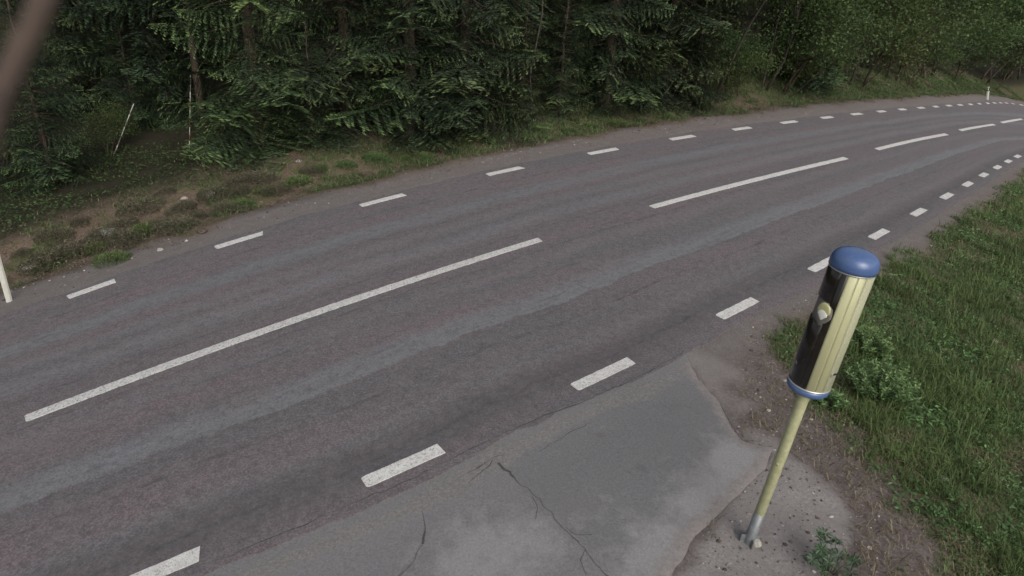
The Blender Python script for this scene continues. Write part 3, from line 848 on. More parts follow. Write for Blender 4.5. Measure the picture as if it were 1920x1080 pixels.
# lock with a dark handle on the knurled panel
zk = z0 + 0.17 * (z1 - z0)
lk = bpy.data.objects.new('lock', None)
bm = bmesh.new(); box(bm, (RH + 0.006, 0, 0), (0.014, 0.030, 0.030), None, 0.003)
bmesh.ops.transform(bm, matrix=Matrix.Translation((0, 0, zk)) @ Matrix.Rotation(rad(52), 4, 'Z'), verts=bm.verts)
lk = from_bm('lock', bm, TRIM, sc_, False)
bm = bmesh.new(); box(bm, (RH + 0.016, 0.012, 0.012), (0.012, 0.038, 0.014), None, 0.003)
bmesh.ops.transform(bm, matrix=Matrix.Translation((0, 0, zk)) @ Matrix.Rotation(rad(52), 4, 'Z'), verts=bm.verts)
from_bm('handle', bm, BLACK, lk, False)

def rock(name, r, seed, squash=0.6, mat=STONEP):
    bm = bmesh.new(); bmesh.ops.create_icosphere(bm, subdivisions=2, radius=r)
    rs = random.Random(seed)
    cuts = [(Vector((rs.gauss(0, 1), rs.gauss(0, 1), rs.gauss(0, 1))).normalized(), rs.uniform(0.6, 0.9) * r) for _ in range(9)]
    for v in bm.verts:
        for n, d in cuts:
            e = v.co.dot(n) - d
            if e > 0: v.co -= n * e
        v.co += Vector((rs.gauss(0, 1), rs.gauss(0, 1), rs.gauss(0, 1))) * r * 0.035
        v.co.z *= squash
    return bm
def place_rock(px, r, seed, label, squash=0.6, mat=STONEP, group=None, dz=0.25):
    p = ground_at(*px)
    o = from_bm('stone', rock('stone', r, seed, squash, mat), mat, None, False, (p[0], p[1], p[2] + r * squash * dz))
    o.rotation_euler = (0, 0, seed * 1.3); tag(o, label, 'stone', group); return o
place_rock((1417, 1018), 0.065, 5, 'pale broken stone lying against the foot of the speed camera pole', 0.8)
place_rock((1629, 1028), 0.030, 6, 'small white stone lying on the brown soil right of the lupin')
place_rock((1770, 898), 0.055, 7, 'flat tan stone at the edge of the grass right of the bare soil', 0.4)
place_rock((1441, 770), 0.035, 8, 'small pale stone on the soil just left of the speed camera housing', 0.5)
place_rock((1388, 977), 0.022, 12, 'tiny white stone on the sand left of the speed camera pole', 0.6)
place_rock((53, 502), 0.16, 9, 'flat pale stone in the heather beside the left delineator post', 0.3)
place_rock((205, 437), 0.20, 10, 'grey stone among the heather above the leftmost edge dash', 0.5, plain('stone_grey', (0.30, 0.29, 0.27), 0.9, nscale=15, namp=0.3))
place_rock((393, 366), 0.15, 11, 'grey white stone in the grass below the big roadside spruce', 0.5)
place_rock((380, 436), 0.12, 13, 'dark brown stone on the gravel shoulder above the second edge dash', 0.6, plain('stone_brown', (0.075, 0.055, 0.042), 0.9, nscale=20, namp=0.3))
place_rock((300, 470), 0.07, 21, 'small pale stone on the gravel shoulder between the first two edge dashes', 0.6)
place_rock((212, 452), 0.08, 22, 'small white stone just below the grey stone in the heather', 0.5)
place_rock((345, 373), 0.09, 23, 'small pink stone left of the grey white stone below the big spruce', 0.5, plain('stone_pink', (0.36, 0.29, 0.26), 0.9, nscale=18, namp=0.25))
place_rock((560, 303), 0.10, 24, 'pale flat stone on the brown litter right of the big spruce', 0.35)
place_rock((1865, 640), 0.06, 14, 'small white stone in the grass near the right edge', 0.5)
place_rock((1860, 820), 0.05, 15, 'pale stone half hidden in grass below the right edge', 0.5)

# delineator posts
def delineator(px0, px1, label, w=0.115, H=None):
    b, a, l = axis_from(px0, px1, H)
    f = Vector((0, 0, CAMH)) - b; f.z = 0
    e = frame('delineator_post', b - a * 0.05, a, f)
    tag(e, label, 'delineator', 'white delineator posts on the far shoulder')
    h = l + 0.05
    bm = bmesh.new()      # folded profile: front face with swept-back wings
    pr = [(0.0, -w / 2), (0.018, -w / 5), (0.018, w / 5), (0.0, w / 2), (-0.012, w / 2), (0.006, w / 5 - 0.004), (0.006, -w / 5 + 0.004), (-0.012, -w / 2)]
    lo = [bm.verts.new((x, y, 0)) for x, y in pr]; hi = [bm.verts.new((x, y, h - 0.30)) for x, y in pr]
    n = len(pr)
    for i in range(n): bm.faces.new((lo[i], lo[(i + 1) % n], hi[(i + 1) % n], hi[i]))
    bm.faces.new(hi); bmesh.ops.recalc_face_normals(bm, faces=bm.faces)
    from_bm('post', bm, WHITEP, e, False)
    def cap(nm, z0, z1, mat, par, gx=0.0, gw=1.0):
        bm = bmesh.new()
        lo = [bm.verts.new((x + gx * (1 if x > 0.003 else -1), y * gw, z0)) for x, y in pr]; hi = [bm.verts.new((x + gx * (1 if x > 0.003 else -1), y * gw, z1)) for x, y in pr]
        for i in range(n): bm.faces.new((lo[i], lo[(i + 1) % n], hi[(i + 1) % n], hi[i]))
        bm.faces.new(hi); bm.faces.new(list(reversed(lo))); bmesh.ops.recalc_face_normals(bm, faces=bm.faces)
        return from_bm(nm, bm, mat, par, False)
    band = cap('black_band', h - 0.30, h - 0.06, BLACK, e, 0.002, 1.04)
    bm = bmesh.new(); box(bm, (0.022, 0, h - 0.17), (0.008, 0.05, 0.14), None, 0.002)
    from_bm('reflector', bm, plain('reflector_white', (0.75, 0.75, 0.72), 0.25), band, False)
    cap('top', h - 0.06, h, WHITEP, e)
    return e
delineator((18, 566), (-5, 484), 'white delineator post cut off by the left edge of the picture', 0.09, 1.35)
delineator((1851, 187), (1853.6, 163), 'distant white delineator post with dark top band beside the bend', 0.16)

# striped snow poles
REDB = plain('band_red', (0.16, 0.028, 0.022), 0.6); WHB = plain('band_white', (0.40, 0.39, 0.36), 0.6, nscale=12, namp=0.3); WOOD = plain('stick_grey', (0.17, 0.15, 0.13), 0.8, nscale=15)  # band colours darkened to stand in for the shade at the forest edge
def snow_pole(px0, px1, label, bands, r=0.011, H=None):
    b, a, l = axis_from(px0, px1, H)
    f = Vector((0, 0, CAMH)) - b; f.z = 0
    e = frame('snow_pole', b - a * 0.1, a, f); tag(e, label, 'snow pole')
    l += 0.1
    from_bm('stick', lathe([(r, 0), (r * 0.8, l), (0, l + 0.005)], 10), WOOD, e)
    for nm, f0, f1 in bands:
        rr = r * (1 - 0.2 * (f0 + f1) / 2) + 0.003
        from_bm(nm, lathe([(rr - 0.004, f0 * l), (rr, f0 * l + 0.002), (rr, f1 * l - 0.002), (rr - 0.004, f1 * l)], 10), REDB if 'red' in nm else WHB, e)
    return e
snow_pole((355, 287), (357.5, 140), 'upright snow pole with red and white bands left of the big spruce',
          [('white_band', 0.10, 0.20), ('red_band', 0.20, 0.27), ('white_band', 0.27, 0.37), ('red_band', 0.37, 0.44), ('white_band', 0.44, 0.60), ('red_band', 0.60, 0.68), ('white_band', 0.68, 0.80)])
snow_pole((213, 292), (251, 194), 'leaning pale striped snow pole in front of the dark forest gap',
          [('white_band', 0.16, 0.26), ('white_band', 0.42, 0.58), ('white_band', 0.66, 0.80), ('white_band', 0.84, 0.99)], 0.013)

# ------------------------------------------------------------------ trees
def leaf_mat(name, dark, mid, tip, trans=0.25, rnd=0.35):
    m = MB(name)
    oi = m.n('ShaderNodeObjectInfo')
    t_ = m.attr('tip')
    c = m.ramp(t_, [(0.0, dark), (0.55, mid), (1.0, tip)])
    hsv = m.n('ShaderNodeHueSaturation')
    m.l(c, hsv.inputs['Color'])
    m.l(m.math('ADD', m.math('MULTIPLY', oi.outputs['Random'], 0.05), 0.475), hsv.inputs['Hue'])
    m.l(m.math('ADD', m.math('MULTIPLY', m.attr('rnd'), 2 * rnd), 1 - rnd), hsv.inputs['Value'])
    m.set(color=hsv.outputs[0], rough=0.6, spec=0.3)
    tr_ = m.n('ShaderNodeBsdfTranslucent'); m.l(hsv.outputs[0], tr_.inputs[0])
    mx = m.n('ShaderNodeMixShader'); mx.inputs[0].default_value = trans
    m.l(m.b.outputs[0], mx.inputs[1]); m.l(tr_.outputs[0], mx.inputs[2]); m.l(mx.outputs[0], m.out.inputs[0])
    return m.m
NEEDLE = leaf_mat('spruce_needles', (0.014, 0.024, 0.013), (0.035, 0.057, 0.026), (0.115, 0.165, 0.060), 0.15, 0.45)
NEEDLE_B = leaf_mat('spruce_needles_fresh', (0.022, 0.038, 0.018), (0.058, 0.094, 0.036), (0.165, 0.235, 0.080), 0.18, 0.45)
LEAF = leaf_mat('broad_leaves', (0.032, 0.056, 0.022), (0.062, 0.102, 0.034), (0.125, 0.180, 0.060), 0.35, 0.35)
LEAFY = leaf_mat('yellow_green_leaves', (0.042, 0.066, 0.024), (0.084, 0.122, 0.040), (0.165, 0.215, 0.075), 0.35, 0.35)
BUSHL = leaf_mat('willow_leaves', (0.045, 0.088, 0.032), (0.120, 0.200, 0.070), (0.235, 0.335, 0.135), 0.3, 0.4)
m = MB('spruce_bark')
n_ = m.noise(9, 6, 0.7, m.coord((1, 1, 0.25)))
m.set(color=m.ramp(n_, [(0.3, (0.035, 0.026, 0.020)), (0.6, (0.085, 0.066, 0.052)), (0.8, (0.14, 0.12, 0.10))]), rough=0.95, spec=0.1)
m.bump(n_, 0.7, 0.03); BARK = m.m
m = MB('birch_bark')
n_ = m.noise(3, 6, 0.7, m.coord((2, 2, 9)))
m.set(color=m.ramp(n_, [(0.35, (0.030, 0.025, 0.021)), (0.5, (0.060, 0.052, 0.045)), (0.8, (0.10, 0.09, 0.08))]), rough=0.85, spec=0.2); BIRCH = m.m

def quads(c, d, n, l, w):
    """flat slivers: centre, long direction, normal, half length, half width"""
    s = np.cross(d, n); s /= np.linalg.norm(s, axis=1)[:, None] + 1e-9
    a = c - d * l[:, None]; b = c + d * l[:, None]; mid = c + d * (l * 0.1)[:, None]
    V = np.stack([a, mid + s * w[:, None], b, mid - s * w[:, None]], 1)
    return V            # (k,4,3) lozenges

def spruce_branch(r, dens=1.0):
    """unit-length frond along +x; returns lozenges (k,4,3), tip (k,)"""
    C = []; D = []; Nn = []; Ln = []; W = []; Tp = []
    nt = int(19 * dens)
    bend = r.uniform(0.10, 0.42)
    def axis(t): return np.array([t, 0.06 * math.sin(3 * t + bend * 9), -bend * t + 0.9 * bend * t * t])
    for side in (-1, 1):
        for k in range(nt):
            t = 0.10 + 0.9 * (k + r.uniform(0, 0.8)) / nt
            if t > 1: continue
            p0 = axis(t)
            ln = 0.40 * (1 - t) ** 0.6 * min(1, 0.35 + t / 0.3) * r.uniform(0.65, 1.15) + 0.04
            ang = r.uniform(0.75, 1.15)
            dir0 = np.array([math.cos(ang), side * math.sin(ang), 0.0])
            hang = r.uniform(0.25, 0.80)
            ns = max(2, int(ln / 0.027))
            for q in range(ns):
                s = (q + 0.6) / ns
                pos = p0 + dir0 * ln * s + np.array([0, 0, -hang * (ln * s) ** 1.4 * 1.3])
                tan = dir0 + np.array([0, 0, -hang * 1.3 * (ln * s) ** 0.4]); tan /= np.linalg.norm(tan)
                for sg in (-1, 1):
                    dd = tan + sg * 0.75 * np.array([-side * dir0[1] * 0 + math.cos(ang + sg * 1.5), side * math.sin(ang + sg * 1.5), 0]) + r.normal(0, 0.16, 3)
                    dd /= np.linalg.norm(dd)
                    nn = np.array([0, 0, 1.0]) + r.normal(0, 0.55, 3)
                    C.append(pos + dd * 0.018); D.append(dd); Nn.append(nn); Ln.append(r.uniform(0.020, 0.034)); W.append(r.uniform(0.0050, 0.0080))
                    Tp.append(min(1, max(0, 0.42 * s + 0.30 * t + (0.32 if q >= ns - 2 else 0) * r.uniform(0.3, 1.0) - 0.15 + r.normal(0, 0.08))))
    # leader shoot
    for q in range(10):
        t = 0.85 + 0.16 * q / 10
        for sg in (-1, 1):
            dd = np.array([1, sg * 0.6, r.normal(0, .2)]); dd /= np.linalg.norm(dd)
            C.append(axis(t)); D.append(dd); Nn.append(np.array([0, 0, 1.]) + r.normal(0, .3, 3)); Ln.append(0.018); W.append(0.005); Tp.append(0.7)
    return quads(np.array(C), np.array(D), np.array(Nn), np.array(Ln), np.array(W)), np.array(Tp)
br_rng = np.random.default_rng(5)
BRANCH = [spruce_branch(br_rng, d_) for d_ in (1, 1, .8, 1.1, .7, 1, .9, 1.15, .85)]

def rot_to(az, el, roll):
    ca, sa, ce, se, c2, s2 = math.cos(az), math.sin(az), math.cos(el), math.sin(el), math.cos(roll), math.sin(roll)
    Rx = np.array([[1, 0, 0], [0, c2, -s2], [0, s2, c2]]); Ry = np.array([[ce, 0, -se], [0, 1, 0], [se, 0, ce]]); Rz = np.array([[ca, -sa, 0], [sa, ca, 0], [0, 0, 1]])
    return Rz @ Ry @ Rx
def spruce_crown(seed, H, R, z0, lib, step=0.30, per=7, detail_to=99, sparse=0.0):
    r = np.random.default_rng(seed); Vs = []; Ts = []; Rn = []; sticks = []
    z = z0
    while z < H - 0.15:
        f = (z - z0) / (H - z0)
        L = R * (1 - f) ** 0.75 * (0.75 + 0.25 * min(1, f / 0.1)) + 0.12
        L *= r.uniform(0.85, 1.1)
        st = step * (1.0 if z < detail_to else 1.8)
        np_ = per if z < detail_to else max(4, per - 2)
        a0 = r.uniform(0, 6.28)
        for k in range(np_):
            if r.random() < sparse: continue
            l = L * r.uniform(0.45, 1.22); az = a0 + 6.283 * k / np_ + r.normal(0, 0.2)
            el = r.normal(-0.30 + 0.75 * f, 0.12); zz = z + r.uniform(-0.12, 0.12)
            B_, tp = lib[r.integers(len(lib))]
            sc = np.array([l, l * r.uniform(0.6, 1.35), l * r.uniform(0.7, 1.2)])
            Mx = rot_to(az, el, r.normal(0, 0.32))
            V = (B_.reshape(-1, 3) * sc) @ Mx.T + np.array([0, 0, zz])
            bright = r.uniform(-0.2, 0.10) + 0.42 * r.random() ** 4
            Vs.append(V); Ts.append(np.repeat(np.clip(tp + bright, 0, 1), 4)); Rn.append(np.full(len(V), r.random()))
            sticks.append((np.array([0, 0, zz]), Mx @ np.array([l * 0.9, 0, 0])))
        z += st
    return np.concatenate(Vs), np.concatenate(Ts), np.concatenate(Rn), sticks
def lozenge_mesh(name, V, T, Rn, mat):
    F = np.arange(len(V)).reshape(-1, 4)
    return mesh_np(name, V, F, mat, {'tip': T, 'rnd': Rn})
def trunk_bm(H, r0, sticks=(), lean=0.0, seed=0):
    rs = random.Random(seed); n = 10
    pts = [(lean * (i / n) ** 2 * H + rs.uniform(-1, 1) * 0.03, rs.uniform(-1, 1) * 0.03, -0.3 + (H + 0.3) * i / n) for i in range(n + 1)]
    rad_ = [r0 * (1.35 if i == 0 else 1) * (1 - 0.93 * i / n) + 0.01 for i in range(n + 1)]
    bm = tube(pts, rad_, 9)
    me = bpy.data.meshes.new('trunk'); bm.to_mesh(me); bm.free()
    V = [np.array([v.co[:] for v in me.vertices])]; F = []
    bm = bmesh.new(); bm.from_mesh(me); bpy.data.meshes.remove(me)
    for p, d in sticks:
        a = Vector(p); b = a + Vector(d) * 0.75; q = (b - a).normalized(); ref = Vector((0, 0, 1)); s1 = q.cross(ref).normalized(); s2 = q.cross(s1)
        w = 0.012 + 0.008 * (b - a).length
        A_ = [bm.verts.new(a + (s1 * math.cos(t) + s2 * math.sin(t)) * w) for t in (0, 2.1, 4.2)]; tip_ = bm.verts.new(b)
        for i in range(3): bm.faces.new((A_[i], A_[(i + 1) % 3], tip_))
    return bm
def bm_mesh(name, bm, mat, sm=True):
    me = bpy.data.meshes.new(name); bm.normal_update(); bm.to_mesh(me); bm.free(); me.materials.append(mat)
    if sm: me.polygons.foreach_set('use_smooth', np.ones(len(me.polygons), bool))
    return me
SPR = []
for k, (H, R, z0, sparse) in enumerate(((15, 2.6, 0.35, 0.05), (17, 2.9, 0.5, 0.12), (13, 2.2, 0.2, 0.0), (18, 2.7, 1.6, 0.22), (16, 2.4, 3.2, 0.35))):
    V, T, Rn, st = spruce_crown(100 + k, H, R, z0, BRANCH, 0.31 if k < 3 else 0.36, 8 if k < 3 else 7, 7.0, sparse)
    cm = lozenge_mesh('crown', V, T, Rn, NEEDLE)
    dead = [(np.array([0, 0, z_]), np.array([math.cos(a_) * l_, math.sin(a_) * l_, -0.2 * l_])) for z_, a_, l_ in [(random.uniform(0.3, z0 + 0.5), random.uniform(0, 6.28), random.uniform(0.4, 1.3)) for _ in range(int(z0 * 9))]]
    tm = bm_mesh('trunk', trunk_bm(H, (0.15 if k < 3 else 0.08) + 0.003 * H, st + dead, 0, k), BARK)
    SPR.append((tm, cm))
V, T, Rn, st = spruce_crown(200, 5.5, 1.7, 0.10, BRANCH, 0.22, 7, 4, 0.0)
YOUNG = (bm_mesh('trunk', trunk_bm(5.5, 0.06, st, 0, 20), BARK), lozenge_mesh('crown', V, T, Rn, NEEDLE))

def broad_tree(seed, H, R, zc0, nleaf, leafmat, barkmat, r0=0.10, lean=0.03, ls=0.055, stems=1):
    r = np.random.default_rng(seed); bm = bmesh.new(); ends_ = []
    def limb(p, d, l, rad_, depth):
        pts = [p]; dd = d.copy(); n = 5
        for i in range(n):
            dd = dd + r.normal(0, 0.13, 3) + np.array([0, 0, 0.03]); dd /= np.linalg.norm(dd); pts.append(pts[-1] + dd * l / n)
        rr = [rad_ * (1 - 0.7 * i / n) for i in range(n + 1)]
        b2 = tube(pts, rr, 6 if depth else 8); me_ = bpy.data.meshes.new('x'); b2.to_mesh(me_); b2.free(); bm.from_mesh(me_); bpy.data.meshes.remove(me_)
        if depth >= 2:
            ends_.extend(pts[1:]); return
        if depth == 1: ends_.extend(pts[2:])
        if depth == 0 and zc0 < 0.7: ends_.extend(pts[1:4])
        nk = 9 if depth == 0 else 5
        for k in range(nk):
            i = r.integers(2 if depth == 0 else 1, n + 1); a = r.uniform(0, 6.28)
            nd = np.array([math.cos(a), math.sin(a), r.uniform(0.1, 0.8)]) + dd * 0.4; nd /= np.linalg.norm(nd)
            limb(np.array(pts[i]), nd, l * r.uniform(0.28, 0.45) if depth == 0 else l * r.uniform(0.4, 0.7), rr[i] * 0.6, depth + 1)
    for s in range(stems):
        a = r.uniform(0, 6.28)
        limb(np.array([0.12 * s, 0.1 * s, -0.2]), np.array([lean * math.cos(a) * (1 + s), lean * math.sin(a) * (1 + s), 1.0]), H * r.uniform(0.85, 1), r0 * (1 - 0.2 * s), 0)
    E_ = np.array(ends_)
    E_ = E_[E_[:, 2] > zc0]
    c = E_[r.integers(0, len(E_), nleaf)] + r.normal(0, 1, (nleaf, 3)) * np.array([0.28, 0.28, 0.22]) * (R / 2.0)
    # gather into sprays
    d = r.normal(0, 1, (nleaf, 3)); d[:, 2] -= 0.5; d /= np.linalg.norm(d, axis=1)[:, None]
    nn = r.normal(0, 0.55, (nleaf, 3)) + np.array([0, 0, 1.0])
    V = quads(c, d, nn, r.uniform(0.7, 1.3, nleaf) * ls, r.uniform(0.7, 1.2, nleaf) * ls * 0.62).reshape(-1, 3)
    hN = np.clip(fbm(c[:, 0] * 1.0 + c[:, 2], c[:, 1] + 0.7 * c[:, 2], 0.8, seed) + r.normal(0, 0.10, nleaf), 0, 1)
    return bm_mesh('trunk', bm, barkmat), lozenge_mesh('crown', V, np.repeat(hN, 4), np.repeat(r.random(nleaf), 4), leafmat)
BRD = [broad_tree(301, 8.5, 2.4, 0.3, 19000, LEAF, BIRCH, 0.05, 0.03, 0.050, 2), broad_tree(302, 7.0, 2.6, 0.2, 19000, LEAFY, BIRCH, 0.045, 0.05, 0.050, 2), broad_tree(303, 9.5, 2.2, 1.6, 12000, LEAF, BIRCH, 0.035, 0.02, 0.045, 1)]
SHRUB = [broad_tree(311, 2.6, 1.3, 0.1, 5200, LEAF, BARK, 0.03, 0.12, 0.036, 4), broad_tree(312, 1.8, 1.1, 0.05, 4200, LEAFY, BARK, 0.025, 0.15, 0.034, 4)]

def place_tree(name, proto, pos, scale, rz, label, cat, group, sxy=1.0):
    e = empty(name, (pos[0], pos[1], pos[2] - 0.05), rz)
    e.scale = (scale * sxy, scale * sxy, scale)
    tag(e, label, cat, group)
    t_ = mobj('trunk', proto[0], e); c_ = mobj('crown', proto[1], e)
    return e
placed = []
def tree_px(name, proto, px, scale, rz, label, cat, group, sxy=1.0, back=0.0):
    p = ground_at(*px)
    d = p[:2] / np.hypot(*p[:2])
    x, y = p[0] + d[0] * back, p[1] + d[1] * back
    placed.append((x, y))
    return place_tree(name, proto, (x, y, gz(x, y)), scale, rz, label, cat, group, sxy)
G1 = 'trees along the far edge of the road'
tree_px('young_spruce', YOUNG, (105, 358), 0.95, 0.3, 'low bushy young spruce at the left edge of the forest gap', 'spruce', G1, 1.05, 0.6)
tree_px('young_spruce', YOUNG, (28, 345), 1.2, 2.0, 'dark young spruce behind the left delineator post at picture edge', 'spruce', G1, 1.0, 1.2)
big = tree_px('spruce_tree', SPR[0], (492, 293), 1.0, 1.1, 'big spruce with bright green shoots right of the upright snow pole', 'spruce', G1, 0.95, 0.5)
for c_ in big.children:
    if c_.name.startswith('crown'):
        c_.material_slots[0].link = 'OBJECT'; c_.material_slots[0].material = NEEDLE_B
tree_px('spruce_tree', SPR[1], (655, 268), 0.95, 4.0, 'second large roadside spruce, standing right of the big bright spruce', 'spruce', G1, 0.9, 1.0)
tree_px('spruce_tree', SPR[2], (770, 272), 1.05, 2.2, 'dense roadside spruce with drooping boughs above the fourth edge dash', 'spruce', G1, 1.0, 0.5)
tree_px('spruce_tree', SPR[0], (868, 258), 1.0, 5.2, 'spruce with low boughs reaching the verge left of the pale leaning stems', 'spruce', G1, 0.95, 0.6)
tree_px('broadleaf_tree', BRD[2], (1000, 240), 1.0, 0.4, 'slim leaning broadleaf tree with pale stem between two spruces', 'tree', G1, 1.0, 0.3)
tree_px('spruce_tree', SPR[3], (955, 235), 0.95, 0.9, 'half bare spruce just behind the slim broadleaf tree', 'spruce', G1, 0.9, 2.2)
tree_px('spruce_tree', SPR[2], (1130, 222), 1.05, 3.3, 'dark spruce above the fifth edge dash, boughs near the grass', 'spruce', G1, 1.0, 0.8)
tree_px('spruce_tree', SPR[1], (1235, 208), 1.0, 0.2, 'spruce with a wide bough sweeping down to the right, mid picture', 'spruce', G1, 1.0, 1.0)
tree_px('broadleaf_tree', BRD[0], (1335, 196), 1.1, 1.7, 'light green broadleaf tree right of the wide boughed spruce', 'tree', G1, 1.1, 0.6)
tree_px('broadleaf_tree', BRD[1], (1430, 184), 1.2, 2.9, 'yellow green bushy broadleaf tree at the start of the grassy bank', 'tree', G1, 1.1, 1.2)
tree_px('spruce_tree', SPR[0], (1500, 172), 1.1, 3.9, 'spruce between the yellow green tree and the grassy bank', 'spruce', G1, 1.0, 2.0)
tree_px('broadleaf_tree', BRD[0], (1585, 163), 1.25, 4.4, 'round green broadleaf tree above the grassy bank on the bend', 'tree', G1, 1.15, 1.5)
tree_px('broadleaf_tree', BRD[2], (1660, 158), 1.2, 5.0, 'slender broadleaf tree on the bank left of the distant delineator', 'tree', G1, 1.2, 2.0)
tree_px('broadleaf_tree', BRD[1], (1745, 150), 1.6, 0.6, 'pale yellow green tree behind the distant delineator post', 'tree', G1, 1.1, 3.0)
tree_px('broadleaf_tree', BRD[1], (1880, 152), 1.6, 1.9, 'rightmost yellow green tree where the road bends away', 'tree', G1, 1.2, 3.0)
tree_px('spruce_tree', SPR[4], (383, 232), 1.0, 0.0, 'bare lower trunk of a spruce just left of the big bright spruce', 'spruce', G1, 0.9, 0.2)
tree_px('spruce_tree', SPR[4], (270, 232), 1.05, 1.5, 'thin bare trunk in the dark gap between the two snow poles', 'spruce', G1, 0.9, 1.0)
tree_px('spruce_tree', SPR[4], (150, 225), 1.0, 2.5, 'dark trunk in the forest gap behind the low young spruce', 'spruce', G1, 0.9, 1.5)
tree_px('spruce_tree', SPR[3], (232, 212), 0.95, 3.0, 'dark spruce closing the back of the forest gap at left', 'spruce', G1, 1.0, 0.0)
tree_px('spruce_tree', SPR[3], (322, 218), 0.9, 5.0, 'dark spruce at the back of the gap, behind the upright snow pole', 'spruce', G1, 1.0, 0.0)
tree_px('spruce_tree', SPR[1], (170, 214), 0.9, 1.0, 'dark spruce behind the dark trunk in the forest gap', 'spruce', G1, 1.0, 0.5)
tree_px('young_spruce', YOUNG, (1045, 230), 0.85, 0.7, 'young spruce just right of the slim broadleaf tree', 'spruce', G1, 1.0, 0.6)
tree_px('young_spruce', YOUNG, (975, 240), 0.75, 2.7, 'young spruce just left of the slim broadleaf tree', 'spruce', G1, 1.0, 0.5)
tree_px('young_spruce', YOUNG, (1290, 202), 0.95, 4.7, 'young spruce between the wide boughed spruce and the light green tree', 'spruce', G1, 1.0, 0.6)
tree_px('young_spruce', YOUNG, (258, 240), 0.80, 1.7, 'small dark spruce in the gap behind the leaning snow pole', 'spruce', G1, 0.9, 0.0)
tree_px('young_spruce', YOUNG, (322, 236), 0.70, 3.9, 'small dark spruce in the gap just left of the upright snow pole', 'spruce', G1, 0.9, 0.3)
tree_px('young_spruce', YOUNG, (590, 288), 0.60, 5.9, 'small spruce at the right foot of the big bright spruce', 'spruce', G1, 1.1, 0.6)
# shrubs and undergrowth along the forest edge
S1_ = 'leafy shrubs at the forest edge'
for k, (px, pr, sc, lb) in enumerate((((200, 300), 0, 0.55, 'low leafy shrub at the foot of the leaning snow pole'),
        ((730, 268), 0, 0.6, 'dark leafy shrub under the dense roadside spruce'), ((1385, 186), 0, 1.0, 'leafy shrub at the forest edge where the bank begins'),
        ((1530, 172), 1, 1.1, 'bright shrub on the grassy bank below the round tree'), ((1700, 160), 0, 1.3, 'dark green shrub on the bank near the distant delineator'))):
    tree_px('shrub', SHRUB[pr], px, sc, k * 1.1, lb, 'shrub', S1_, 1.1, 0.3)

for k, (px, pr, sc, lb) in enumerate((((1290, 200), 0, 1.1, 'tall leafy shrub filling the gap left of the light green tree'), ((1350, 192), 1, 1.0, 'yellowish shrub at the foot of the light green tree'),
        ((1465, 180), 0, 1.5, 'broad dark shrub left of the grassy bank'), ((1500, 176), 1, 1.2, 'low yellowish shrub where the grassy bank begins'), ((1560, 168), 0, 1.7, 'big leafy shrub at the top of the grassy bank'),
        ((1620, 163), 0, 1.9, 'dark shrub under the slender tree on the bank'), ((1680, 158), 1, 2.0, 'pale shrub above the bank left of the distant delineator'), ((1735, 155), 0, 2.4, 'dark shrub behind the bank right above the farthest dashes'),
        ((1790, 152), 1, 2.6, 'pale shrub just left of the distant delineator post'), ((1835, 150), 0, 3.0, 'tall shrub straight behind the distant delineator post'), ((1880, 152), 1, 3.0, 'yellow shrub right of the distant delineator post'), ((1912, 150), 0, 3.2, 'rightmost dark shrub where the road leaves the picture'))):
    tree_px('shrub', SHRUB[pr], px, sc, k * 1.9, lb, 'shrub', S1_, 1.25, 0.8)
# second and third rows, dark between the first trees
fr_rng = np.random.default_rng(77)
cand = []
for _ in range(12000):
    a = fr_rng.uniform(-0.80, 0.86); d_ = 13 + 105 * fr_rng.random() ** 1.2
    cand.append((d_ * math.sin(a), d_ * math.cos(a)))
cand = np.array(cand)
dfc = dist_far(cand[:, 0], cand[:, 1])
ok = dfc > 7.5
# keep the gap at the left open
gap0, gap1 = ground_at(330, 262), ground_at(235, 262)
nrow = 0; pts_row = list(placed)
back_pts = []
for (x, y), o_, d_ in zip(cand, ok, dfc):
    if not o_: continue
    if any((x - q[0]) ** 2 + (y - q[1]) ** 2 < (2.4 + 0.045 * math.hypot(x, y)) ** 2 for q in pts_row): continue
    u = 960 + FPX * (x / (y * cp)) * 0.9
    pts_row.append((x, y)); back_pts.append((x, y, d_))
back_pts.sort(key=lambda q: q[2])
print('back trees', len(back_pts))
back_pts = [q for q in back_pts if q[2] < 22 or math.hypot(q[0], q[1]) > 45][:170]
for k, (x, y, d_) in enumerate(back_pts):
    pr = SPR[4] if (x < -4 and d_ < 16) else SPR[(3, 1, 4, 0, 3)[k % 5]]
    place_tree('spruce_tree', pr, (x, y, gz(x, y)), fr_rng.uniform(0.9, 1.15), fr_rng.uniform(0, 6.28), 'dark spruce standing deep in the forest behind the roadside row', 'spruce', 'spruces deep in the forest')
# ------------------------------------------------------------------ grass, herbs, pebbles
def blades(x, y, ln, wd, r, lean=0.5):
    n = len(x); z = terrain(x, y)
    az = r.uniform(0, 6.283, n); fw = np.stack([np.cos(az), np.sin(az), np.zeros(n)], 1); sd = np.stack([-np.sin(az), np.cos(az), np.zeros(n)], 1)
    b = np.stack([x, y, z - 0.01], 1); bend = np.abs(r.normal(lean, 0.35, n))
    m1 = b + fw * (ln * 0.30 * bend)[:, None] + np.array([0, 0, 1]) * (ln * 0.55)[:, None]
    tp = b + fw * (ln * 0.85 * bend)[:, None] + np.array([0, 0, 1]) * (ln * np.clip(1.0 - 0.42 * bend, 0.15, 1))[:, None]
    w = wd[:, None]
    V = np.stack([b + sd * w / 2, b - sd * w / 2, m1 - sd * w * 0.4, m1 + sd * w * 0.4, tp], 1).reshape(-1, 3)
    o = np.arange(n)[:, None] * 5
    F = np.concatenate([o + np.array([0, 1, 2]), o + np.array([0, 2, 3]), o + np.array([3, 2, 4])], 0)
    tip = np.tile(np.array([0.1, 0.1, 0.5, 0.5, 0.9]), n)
    return V, F, tip
